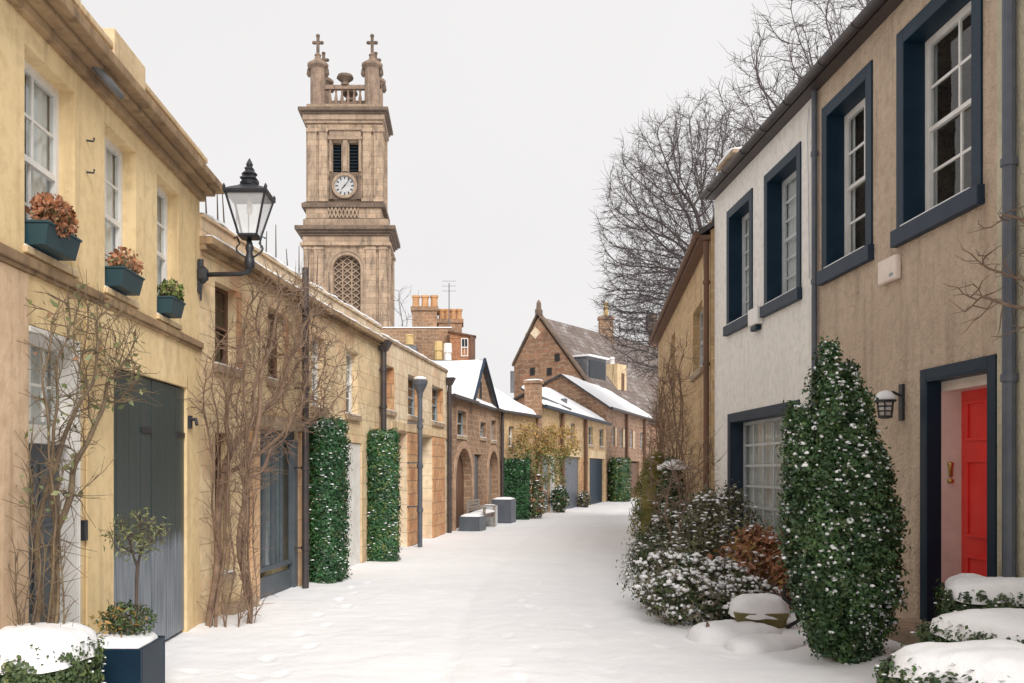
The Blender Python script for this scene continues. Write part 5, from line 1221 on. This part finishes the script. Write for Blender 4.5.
# orange-brown climber over the small stone house
q = WD.pt(1.9, .7, 0); P0_ = (q.x, q.y, 0)
t = thing('autumn_climber', 'orange-brown leafy climber spilling over the small stone house and mews front', 'climber', P0_)
At = np.vstack([slab_attr(WD, 200, [(-.2, 2.1), (0, 3.3), (WD.L, 3.6), (WD.L, 1.2), (2.2, 1.6)], .1, 1.1, 7), slab_attr(WE, 120, [(0, 1.0), (0, 3.6), (4.2, 3.7), (4.0, 2.6), (1.6, 1.2)], .1, .9, 8)])
N, p = colonize(At, ([(q.x, q.y, z) for z in (0, .5, 1, 1.4)], [-1, 0, 1, 2]), .18, 2.5, .3, 120, .2, 9)
branch_mesh(t, N, p, .008, 2.2, 'bark_red', .03, 6, 3, ('stem', 'branches'), twigs=1, tl=.25, rmax=.05)
hi = N[N[:, 2] > 2.4]; lo = N[(N[:, 2] <= 2.6) & (N[:, 2] > .8)]; rng = np.random.default_rng(4)
leaves('foliage', hi[rng.choice(len(hi), 2600)] + rng.normal(0, .12, (2600, 3)), .05, 'orangeleaf', t, 4); leaves('foliage', lo[rng.choice(len(lo), 1500)] + rng.normal(0, .12, (1500, 3)), .05, 'ivy_yellow', t, 5)
q = WE.pt(WE.u(560, .4), .4, 0); bush('round_bush', 'small round dark bush between the mews doors', 'bush', [(q.x, q.y, 0, 1.1, .32, .9)], 260, 8, .05, (('yewleaf', .6), ('greyleaf', .4)), .25, .05, None, 81)
q = WE.pt(WE.u(585, .3), .25, 0); bush('small_shrub', 'small dark shrub in front of the brown stone pier by the blue garage door', 'bush', [(q.x, q.y, 0, .7, .2, .9)], 160, 8, .05, (('greyleaf', 1),), .2, .05, None, 82)
q = WE.pt(WE.u(535, .6), .6, 0); bush('low_shrub', 'low frosted brown shrub under the orange-brown climber', 'bush', [(q.x, q.y, 0, .9, .36, .9), (q.x + .1, q.y + .8, 0, 1.6, .3, .8)], 260, 8, .045, (('greyleaf', .6), ('brownleaf', .1), ('ivy_yellow', .3)), .35, .05, None, 83)

# ------------------------------------------------------------------ tall evergreen on the right
lob = [(a - .14, b_ - .36, c, d * .955, e * .96, f_) for a, b_, c, d, e, f_ in [(3.4, 8.3, .15, 2.98, .21, .85), (3.6, 8.35, .2, 2.8, .19, .85), (3.76, 8.45, .4, 2.56, .16, .9), (3.52, 8.1, .0, 2.2, .29, .95), (3.3, 8.1, .25, 2.35, .2, .95), (3.14, 8.2, .5, 2.35, .15, .9), (3.86, 8.4, .45, 2.05, .19, .95), (3.68, 8.2, .0, 1.9, .22, .95), (3.5, 8.35, .1, 2.5, .24, .9), (3.06, 8.25, 1.5, 2.45, .06, .8), (3.22, 8.0, .2, 1.6, .17, .9)]]
bush('tall_evergreen', 'tall many-tipped dark evergreen speckled with snow against the ochre house', 'evergreen', lob, 10500, 12, .02, (('yewleaf', .72), ('boxleaf', .28)), .36, .017, None, 91, jit=.13, crad=.028, stem=.4, corem='yewleaf', flat=.95)

# ------------------------------------------------------------------ snow-capped box hedges, lower right
def rh(label, c, L_, W_, H, rot, cz, ch, seed, n=1900, ov=.97):
    boxhedge('box_hedge', label, c[0], c[1], L_, W_, H, rot, cz, ch, n, .017, (('boxleaf', .8), ('yewleaf', .2)), seed, 'snow-capped box hedges by the red door', 'hedge', 11, 0, .1, 3.0, 1.6, 'yewleaf', .018, .014, ov)
rh('snow-capped box hedge nearest the red door, topmost of three', (4.22, 6.98), .8, .62, .78, R(-25), .79, .15, 101, 2600, 1.02)
rh('low snow-capped box hedge in the middle of the three by the red door', (3.84, 5.88), 1.4, .66, .64, R(-55), .66, .12, 102, 3600, 1.03)
rh('broad snow-heaped box hedge at the bottom right corner, nearest of three', (3.1, 4.92), 1.35, .78, .6, R(-48), .61, .15, 103, 3600, 1.03)
# hedge and planter, lower left
boxhedge('box_hedge', 'snow-capped box hedge in the bottom left corner beside the navy planter', -2.74, 5.85, .8, .62, .58, R(90), .57, .16, 2400, .017, (('boxleaf', .9), ('ivy_yellow', .1)), 104, None, 'hedge', 11, 0, .05, 3.0, 1, 'yewleaf', .019, .014, 1.08)

def planter(label, x0, x1, y0, y1, h, mat, name='planter_box', rim=.03, snow=.09, cat='planter'):
    t = thing(name, label, cat, ((x0 + x1) / 2, (y0 + y1) / 2, 0)); w = .03; mb = MB()
    mb.box(x0, x1, y0, y0 + w, 0, h); mb.box(x0, x1, y1 - w, y1, 0, h); mb.box(x0, x0 + w, y0 + w, y1 - w, 0, h); mb.box(x1 - w, x1, y0 + w, y1 - w, 0, h); mb.build('box', M[mat], t, bevel=.006)
    mb = MB(); mb.box(x0 + w, x1 - w, y0 + w, y1 - w, h - .12, h - .04); mb.build('soil', M['soil'], t)
    if snow:
        cx, cy = (x0 + x1) / 2, (y0 + y1) / 2
        mb = domegrid(lambda u, v_: (cx + u, cy + v_), x1 - x0 - .02, y1 - y0 - .02, h - .02, snow, lambda x, y: 0, 24, 24, 8, 3); mb.build('snow', M['snow'], t, smooth=True, recalc=False)
    return t
planter('navy square planter topped with snow beside the bottom left hedge', -2.82, -2.29, 6.48, 7.02, .46, 'navy')
# olive standard in the planter
t = thing('olive_tree', 'little olive tree with a bare stem and round head standing in the navy planter', 'tree', (-2.44, 6.8, .46))
N, p = colonize(ell(110, (-2.42, 6.8, 1.27), (.23, .23, .2), 3), ([(-2.44, 6.8, .46), (-2.45, 6.8, .62), (-2.43, 6.81, .78), (-2.44, 6.8, .95), (-2.44, 6.8, 1.05)], [-1, 0, 1, 2, 3]), .04, .6, .06, 60, .25, 6)
branch_mesh(t, N, p, .003, 2.1, 'bark', .012, 8, 4, twigs=2, tl=.07, rmax=.022)
hi = N[N[:, 2] > 1.12]; leaves('foliage', hi[rng.choice(len(hi), 420)] + rng.normal(0, .035, (420, 3)), .024, 'oliveleaf', t, 4, .24)
t = thing('planter_shrub', 'wispy green underplanting round the olive stem in the navy planter', 'plant', (-2.5, 6.75, .46))
P = ell(500, (-2.5, 6.78, .62), (.22, .2, .14), 8); leaves('foliage', P, .025, 'boxleaf', t, 4, .4); leaves('dry_leaves', P[:140] + np.array([-.05, -.05, -.02]), .022, 'orangeleaf', t, 5, .4)
mb = MB()
for k in range(26): a = random.uniform(0, 6.3); r_ = random.uniform(.02, .2); mb.tube([(-2.5 + r_ * .4 * math.cos(a), 6.78 + r_ * .4 * math.sin(a), .46), (-2.5 + r_ * math.cos(a), 6.78 + r_ * math.sin(a), random.uniform(.58, .78))], .003, 4)
mb.build('stems', M['bark_olive'], t)

# ------------------------------------------------------------------ window boxes
for i, (px0, px1, lab, cm) in enumerate(((29, 81, 'dark teal window box full of rusty leaves, under the nearest sash window', 'brownleaf'), (110, 144, 'dark teal window box with sparse twiggy flowers, under the middle sash window', 'brownleaf'), (160, 185, 'dark teal window box with small pink and green plants, under the farthest sash window', 'ivy_yellow'))):
    ua, ub = winsA[i + 1][0] + .02, WA.u(px1, .15); um = (ua + ub) / 2; c_ = WA.pt(um, .13, ZS); t = thing('window_box', lab, 'window box', tuple(c_), 'window boxes on the yellow house')
    mb = MB(); a, b_ = ua, ub; lo_, up_ = .02, .0
    mb.hexa([WA.pt(a + .02, -.09, ZS + .018), WA.pt(b_ - .02, -.09, ZS + .018), WA.pt(b_ - .02, .12, ZS + .018), WA.pt(a + .02, .12, ZS + .018), WA.pt(a, -.1, ZS + .16), WA.pt(b_, -.1, ZS + .16), WA.pt(b_, .15, ZS + .16), WA.pt(a, .15, ZS + .16)])
    WA.box(mb, a - .01, b_ + .01, -.106, .158, ZS + .16, ZS + .178); mb.build('trough', M['teal'], t, bevel=.004)
    mb = MB(); WA.box(mb, a + .02, b_ - .02, .02, .14, ZS + .179, ZS + .186); mb.build('soil', M['soil'], t)
    c = WA.pt(um, .07, ZS + .25); n_ = (900, 260, 300)[i]; hz = (.17, .13, .13)[i]; P = ell(n_, tuple(c), (.13, (ub - ua) * .52, hz), 60 + i)
    leaves('foliage', P, .026, cm, t, i, .6); leaves('green_leaves', ell(n_ // 3, (c.x, c.y, c.z - .02), (.11, (ub - ua) * .45, hz * .7), 70 + i), .024, 'oliveleaf', t, i, .5)
    mb = MB()
    for k in range(24): q = Vector(P[k]); q.z = abs(q.z - c.z) + c.z + .03; mb.tube([(q.x * .6 + c.x * .4, q.y, ZS + .2), tuple(q)], .003, 4)
    mb.build('stems', M['bark_red'], t)

# ------------------------------------------------------------------ right-hand planting
bush('snowy_shrub', 'low wide shrub heaped with snow at the edge of the lane on the right', 'shrub',
     [(2.55, 10.3, 0, .55, .36, 1), (2.9, 10.2, 0, .42, .36, 1), (3.25, 10.35, 0, .48, .36, 1), (2.75, 10.85, 0, .68, .38, 1), (3.2, 10.9, 0, .6, .4, 1), (2.6, 11.3, .0, .66, .34, 1)], 2200, 7, .026, (('greyleaf', .7), ('boxleaf', .3)), .9, .028, None, 111, jit=.2, crad=.055, flat=.9)
bush('leafy_shrub', 'tall loose shrub with frosted leaves against the corner of the white house', 'shrub',
     [(3.4, 12.3, .1, 1.4, .34, .8), (3.75, 12.5, .1, 1.45, .34, .8), (3.15, 12.0, .1, 1.05, .3, .8), (3.5, 13.0, .1, 1.35, .34, .8)], 1000, 6, .03, (('greyleaf', .7), ('oliveleaf', .2), ('boxleaf', .1)), .6, .026, None, 112, core=False, jit=.3, crad=.07, stem=1.2)
bush('beech_shrub', 'rusty-leaved shrub under the white house\'s wide ground-floor window', 'shrub',
     [(3.75, 11.3, .12, .98, .36, .9), (4.15, 11.0, .12, 1.05, .3, .9), (3.9, 10.5, .12, .85, .3, .9), (3.45, 11.0, .1, .8, .25, .9)], 900, 7, .032, (('brownleaf', .85), ('orangeleaf', .15)), .14, .035, None, 113, core=False, jit=.28, crad=.07)
bush('juniper', 'spreading grey-green juniper leaning into the lane', 'shrub', [(3.0, 14.0, .0, .62, .34, 1), (3.2, 13.7, .0, .7, .34, 1), (3.25, 14.4, 0, .8, .34, 1)], 700, 9, .035, (('greyleaf', .7), ('yewleaf', .3)), .3, .035, None, 114, jit=.25, crad=.08, asp=.25)
bush('golden_conifer', 'upright yellow-green conifer at the far end of the right-hand planting', 'conifer', [(4.02, 18.8, 0, 1.95, .38, .85), (4.25, 19.3, 0, 2.1, .34, .8)], 900, 10, .035, (('conifer', .8), ('ivy_yellow', .2)), .04, .04, None, 115, corem='conifer', asp=.3)
bush('rounded_shrub', 'dark rounded shrub with a puff of snow on top beside the yellow-green conifer', 'shrub', [(4.0, 16.9, .3, 1.95, .28, .6), (3.95, 16.6, 0, 1.2, .3, .9)], 700, 8, .035, (('yewleaf', .5), ('greyleaf', .5)), .2, .04, None, 116)
bush('frosted_shrub', 'shrub covered in white frost clumps behind the juniper', 'shrub', [(3.5, 15.2, 0, .95, .3, .9), (3.75, 15.4, 0, 1.15, .3, .9), (3.8, 14.3, 0, 1.0, .35, .9)], 800, 8, .035, (('greyleaf', .5), ('boxleaf', .5)), .4, .045, None, 117, jit=.2, crad=.06)
puff = lumps(np.array([(4.0 + .2 * math.cos(a * 2.4) * (a % 3) / 2, 16.9 + .2 * math.sin(a * 2.4) * (a % 3) / 2, 1.78 + .05 * (2 - a % 3)) for a in range(16)]), .12, bpy.data.objects['rounded_shrub'], 4)
lobt = thing('bare_shrub', 'leafless reddish shrub rising out of the frosted planting before the tan house', 'shrub', (3.1, 13.2, .1))
N, p = colonize(ell(300, (3.4, 13.8, 1.6), (.6, 1.2, 1.0), 12), ([(3.1, 13.2, .1), (3.15, 13.3, .4), (3.2, 13.4, .7)], [-1, 0, 1]), .1, 2, .17, 100, .2, 13, .04)
branch_mesh(lobt, N, p, .005, 2.2, 'bark_red', .016, 6, 4, ('stem', 'branches'), twigs=2, tl=.22, rmax=.03)

# ------------------------------------------------------------------ snow mounds, trough and tyre
def mound(label, c, rx, ry, h, seed, rot=0):
    ca, sa = math.cos(rot), math.sin(rot)
    mb = domegrid(lambda u, v_: (c[0] + u * ca - v_ * sa, c[1] + u * sa + v_ * ca), rx * 2, ry * 2, gheight(*c[:2]) - .02, h, lambda x, y: 0, 30, 30, 2, seed)
    for i, v_ in enumerate(mb.v):
        d = math.hypot((v_[0] - c[0]) / rx, (v_[1] - c[1]) / ry)
    o = mb.build('snow_mound', M['snow'], None, (c[0], c[1], 0), smooth=True, recalc=False); return tag(o, label, 'snow mound')
mound('smooth snow mound in front of the olive trough', (2.85, 9.25), .5, .4, .16, 5)
mound('low snow mound against the foot of the tall evergreen', (3.0, 8.7), .45, .35, .1, 8, .4)
tr_ = thing('planting_trough', 'olive-coloured trough heaped with snow beside the tall evergreen', 'trough', (3.12, 9.55, .08))
mb = MB(); A_ = [(2.86, 9.35), (3.42, 9.3), (3.5, 9.75), (2.95, 9.8)]; c_ = Vector((3.18, 9.55))
mb.hexa([(c_.x + (x - c_.x) * .82, c_.y + (y - c_.y) * .8, .1) for x, y in A_] + [(x, y, .26) for x, y in A_]); mb.build('body', M['trough'], tr_, bevel=.01)
mb = domegrid(lambda u, v_: (3.19 + u, 9.56 + v_), .62, .48, .255, .17, lambda x, y: 0, 26, 20, 3, 4); mb.build('snow', M['snow'], tr_, smooth=True, recalc=False)
hs_ = MB(); hs_.tube([(3.38, 9.3, .12), (3.5, 9.27, .2), (3.47, 9.3, .33), (3.38, 9.36, .42), (3.4, 9.4, .52), (3.5, 9.44, .56)], .022, 8)
o = hs_.build('hose', M['rubber'], None, (3.45, 9.3, .1), smooth=True); tag(o, 'black curled hose hooked over the end of the olive trough', 'hose')
mb = MB(); mb.prism([(2.49, 9.1, .1), (2.56, 9.1, .13), (2.5, 9.1, .22)], (.02, .05, 0)); o = mb.build('stone_chip', M['tower_dark'], None, (2.5, 9.1, .1)); tag(o, 'small dark stone poking out of the snow mound', 'stone')

# ------------------------------------------------------------------ street lamp on the yellow house
c_ = WA.pt(WA.L - .06, 0, 3.95); SL = thing('street_lamp', 'old black wall lantern on an iron bracket at the corner of the yellow house', 'street lamp', tuple(c_))
x0, y0 = WA.pt(WA.L - .06, 0, 0)[:2]; lx = -2.36
mb = MB(); mb.box(x0, x0 + .035, y0 - .04, y0 + .04, 3.75, 4.1); mb.tube([(x0 + .03, y0, 4.12), (x0 + .03, y0, 3.66)], [.035, .012], 8)
mb.lathe((x0 + .05, y0, 3.95), [(.02, -.1), (.07, -.05), (.07, .05), (.02, .1)], 10); mb.build('wall_plate', M['iron'], SL)
mb = MB(); mb.tube([(x0 + .05, y0, 3.95), (lx - .1, y0, 3.96), (lx - .02, y0, 3.98), (lx, y0, 4.05), (lx, y0, 4.36)], [.028, .026, .035, .04, .025], 8)
mb.lathe((lx, y0, 4.0), [(.03, 0), (.06, .04), (.06, .1), (.035, .2), (.05, .25), (.03, .32)], 10); mb.build('arm', M['iron'], SL, smooth=True)
mb = MB()
for s_ in (-1, 1):
    mb.tube([(lx + s_ * (.03 + .12 * math.sin(a)), y0, 4.14 + .2 * a / 3) for a in (0, .4, .8, 1.2, 1.6, 2.0, 2.4)] + [(lx + s_ * .14, y0, 4.38), (lx + s_ * .18, y0, 4.36)], .011, 6)
mb.build('scroll', M['iron'], SL, smooth=True)
def frust(z, r): return [(lx + sx_ * r, y0 + sy_ * r, z) for sx_, sy_ in ((-1, -1), (1, -1), (1, 1), (-1, 1))]
zb, zt_, rb, rt = 4.38, 4.83, .1, .22
mb = MB(); B0, B1_ = frust(zb, rb), frust(zt_, rt)
for k in range(4): mb.tube([B0[k], B1_[k]], .014, 6); mb.tube([B0[k], B0[(k + 1) % 4]], .016, 6); mb.tube([B1_[k], B1_[(k + 1) % 4]], .02, 6)
for k in (0, 2): m0 = [(B0[k][i] + B0[(k + 1) % 4][i]) / 2 for i in range(3)]; m1 = [(B1_[k][i] + B1_[(k + 1) % 4][i]) / 2 for i in range(3)]
mb.hexa(frust(zb - .02, .1) + frust(zb, .1)); lf = mb.build('lantern_frame', M['iron'], SL)
mb = MB()
for k in range(4):
    a, b_, c, d = [Vector(q) for q in (B0[k], B0[(k + 1) % 4], B1_[(k + 1) % 4], B1_[k])]; mb.poly([a, b_, c, d])
mb.build('glass', M['milk'], lf, recalc=False)
mb = MB(); mb.lathe((lx, y0, zb + .25), [(.01, 0), (.03, .01), (.035, .08), (.02, .14), (.02, .2)], 10); mb.build('bulb', M['white_paint'], lf, smooth=True)
mb = MB(); mb.lathe((lx, y0, zt_), [(.34, -.005), (.35, .02), (.26, .06), (.15, .1), (.1, .13), (.1, .17), (.13, .19), (.08, .23), (.05, .28), (.07, .31), (.03, .34), (.035, .38), (.005, .43)], 4, R(45))
mb.lathe((lx, y0, zt_ + .12), [(.1, 0), (.11, .03), (.07, .07), (.06, .1), (.09, .13), (.05, .17), (.025, .2), (.04, .24), (.005, .31)], 12)
for q in frust(zt_ + .02, .23): mb.lathe(q, [(.015, 0), (.02, .03), (.005, .06)], 6)
mb.build('lamp_top', M['iron'], SL)

# ------------------------------------------------------------------ wall lantern by the red door
q = WG.pt(WG.u(903), 0, 2.42); WL_ = thing('wall_lantern', 'small black lantern with snow on its cap, fixed between the evergreen and the red door', 'wall lantern', tuple(q))
u = WG.u(903); P_ = WG.pt
mb = MB(); WG.box(mb, u - .04, u + .04, 0, .03, 2.25, 2.62); mb.build('back_plate', M['iron'], WL_, bevel=.005)
mb = MB(); mb.tube([P_(u, .02, 2.5), P_(u, .1, 2.54), P_(u, .17, 2.52)], .014, 8); mb.build('bracket', M['iron'], WL_)
c = P_(u, .18, 2.27); mb = MB(); mb.lathe(c, [(.04, 0), (.07, .01), (.07, .03)], 10); mb.lathe(c, [(.1, .17), (.105, .185), (.06, .225), (.02, .25), (.015, .28)], 12)
for k in range(6): a = k * math.pi / 3; mb.tube([(c.x + .065 * math.cos(a), c.y + .065 * math.sin(a), c.z + .02), (c.x + .085 * math.cos(a), c.y + .085 * math.sin(a), c.z + .18)], .007, 5)
for z in (.07, .12): mb.lathe(c, [(.072, z), (.078, z + .006), (.072, z + .012)], 12)
lf = mb.build('lantern', M['iron'], WL_); mb = MB(); mb.lathe(c, [(.055, .03), (.07, .168)], 12); mb.build('glass', M['milk'], lf, smooth=True)
mb = MB(); mb.lathe(c, [(.104, .19), (.1, .225), (.06, .27), (.02, .285)], 14); mb.build('snow', M['snow'], WL_, smooth=True)
# alarm boxes
u0_, u1_ = sorted((WG.u(878, .06), WG.u(896, .06))); q = WG.pt((u0_ + u1_) / 2, 0, 3.8); t = thing('alarm_box', 'cream alarm box between the two upper windows of the ochre house', 'alarm box', tuple(q))
mb = MB(); WG.box(mb, u0_, u1_, .0, .07, 3.7, 3.95); mb.build('case', M['cream_paint'], t, bevel=.02); mb = MB(); WG.box(mb, u0_ + .05, u0_ + .12, .07, .076, 3.74, 3.77); mb.build('mark', M['grey_paint'], t)
u0_, u1_ = sorted((WH.u(754), WH.u(763.5))); q = WH.pt((u0_ + u1_) / 2, 0, 3.9); t = thing('alarm_box', 'small white alarm box with dark underside between the white house\'s upper windows', 'alarm box', tuple(q))
mb = MB(); WH.box(mb, u0_, u1_, .0, .1, 3.92, 4.18); mb.build('case', M['white_paint'], t, bevel=.02); mb = MB(); WH.box(mb, u0_ + .08, u1_ - .08, .0, .09, 3.84, 3.92); mb.build('strobe', M['navy'], t, bevel=.02)

# ------------------------------------------------------------------ grey post, bench, tubs further up the lane
px = 420; q = W3.pt(W3.u(px, .3), .3, 0); t = thing('grey_post', 'slim grey post with flared funnel head standing before the pale stone house', 'post', (q.x, q.y, 0))
mb = MB(); mb.tube([(q.x, q.y, 0), (q.x, q.y, 3.45)], .055, 10)
for z in (.8, 1.8, 2.7): mb.tube([(q.x, q.y, z), (q.x, q.y, z + .08)], .075, 10)
mb.build('shaft', M['pipe_grey'], t); mb = MB(); mb.lathe((q.x, q.y, 3.4), [(.06, 0), (.07, .1), (.17, .3), (.18, .38), (.1, .4)], 14); mb.build('head', M['pipe_grey'], t)
mb = MB(); mb.lathe((q.x, q.y, 3.8), [(.15, 0), (.14, .05), (.05, .08)], 10); mb.build('snow', M['snow'], t, smooth=True)
mb = MB()
for z in (.9, 1.9, 2.8): W3.box(mb, W3.u(px, .3) - .015, W3.u(px, .3) + .015, 0, .25, z, z + .03)
mb.build('bracket', M['pipe_grey'], t)
def bench(W, ua, ub, o0, label):
    q = W.pt((ua + ub) / 2, o0, 0); t = thing('garden_bench', label, 'bench', (q.x, q.y, 0))
    for u in (ua, ub - .07):
        for o, h in ((o0, .85), (o0 + .5, .62)):
            mb = MB(); W.box(mb, u, u + .07, o, o + .07, 0, h); mb.build('leg', M['bench'], t)
        mb = MB(); W.box(mb, u - .01, u + .08, o0, o0 + .6, .62, .66); mb.build('armrest', M['bench'], t)
    mb = MB()
    for k in range(5): W.box(mb, ua, ub, o0 + .08 + .1 * k, o0 + .16 + .1 * k, .42, .45)
    mb.build('seat', M['bench'], t); mb = MB()
    for k in range(4): W.box(mb, ua + .07, ub - .07, o0 + .0, o0 + .03, .52 + k * .09, .58 + k * .09)
    mb.build('backrest', M['bench'], t); snowstrip(t, W, ua, ub, o0 + .08, o0 + .55, .455, .07)
    mb = MB(); W.box(mb, ua, ub, o0 + .45, o0 + .49, .3, .41); mb.build('rail', M['bench'], t)
bench(WC, 1.75, 3.2, .12, 'weathered wooden garden bench with snow on its seat, before the arched door')
q = WC.pt(1.2, .45, 0)
def wtub(W, ua, ub, o0, o1, h, mat, label, name, snow=.08):
    q = W.pt((ua + ub) / 2, (o0 + o1) / 2, 0); t = thing(name, label, 'planter', (q.x, q.y, 0)); mb = MB(); w = .04
    W.box(mb, ua, ub, o0, o0 + w, 0, h); W.box(mb, ua, ub, o1 - w, o1, 0, h); W.box(mb, ua, ua + w, o0 + w, o1 - w, 0, h); W.box(mb, ub - w, ub, o0 + w, o1 - w, 0, h); mb.build('box', M[mat], t, bevel=.008)
    mb = MB(); W.box(mb, ua + w, ub - w, o0 + w, o1 - w, h - .15, h - .04); mb.build('soil', M['soil'], t); snowstrip(t, W, ua + .02, ub - .02, o0 + .02, o1 - .02, h - .02, snow)
wtub(WC, .75, 1.6, .15, .75, .42, 'door_grey', 'low dark rectangular trough planter on the near side of the wooden bench', 'trough_planter')
wtub(WC, 4.9, 5.8, .2, .85, .78, 'pipe_grey', 'tall slate-grey planter with snow on top outside the second arched door', 'tall_planter', .1)
wtub(WC, 3.5, 3.95, .15, .6, .62, 'pale_grey', 'pale square stone planter with flat snow on top, just past the bench', 'stone_planter', .08)
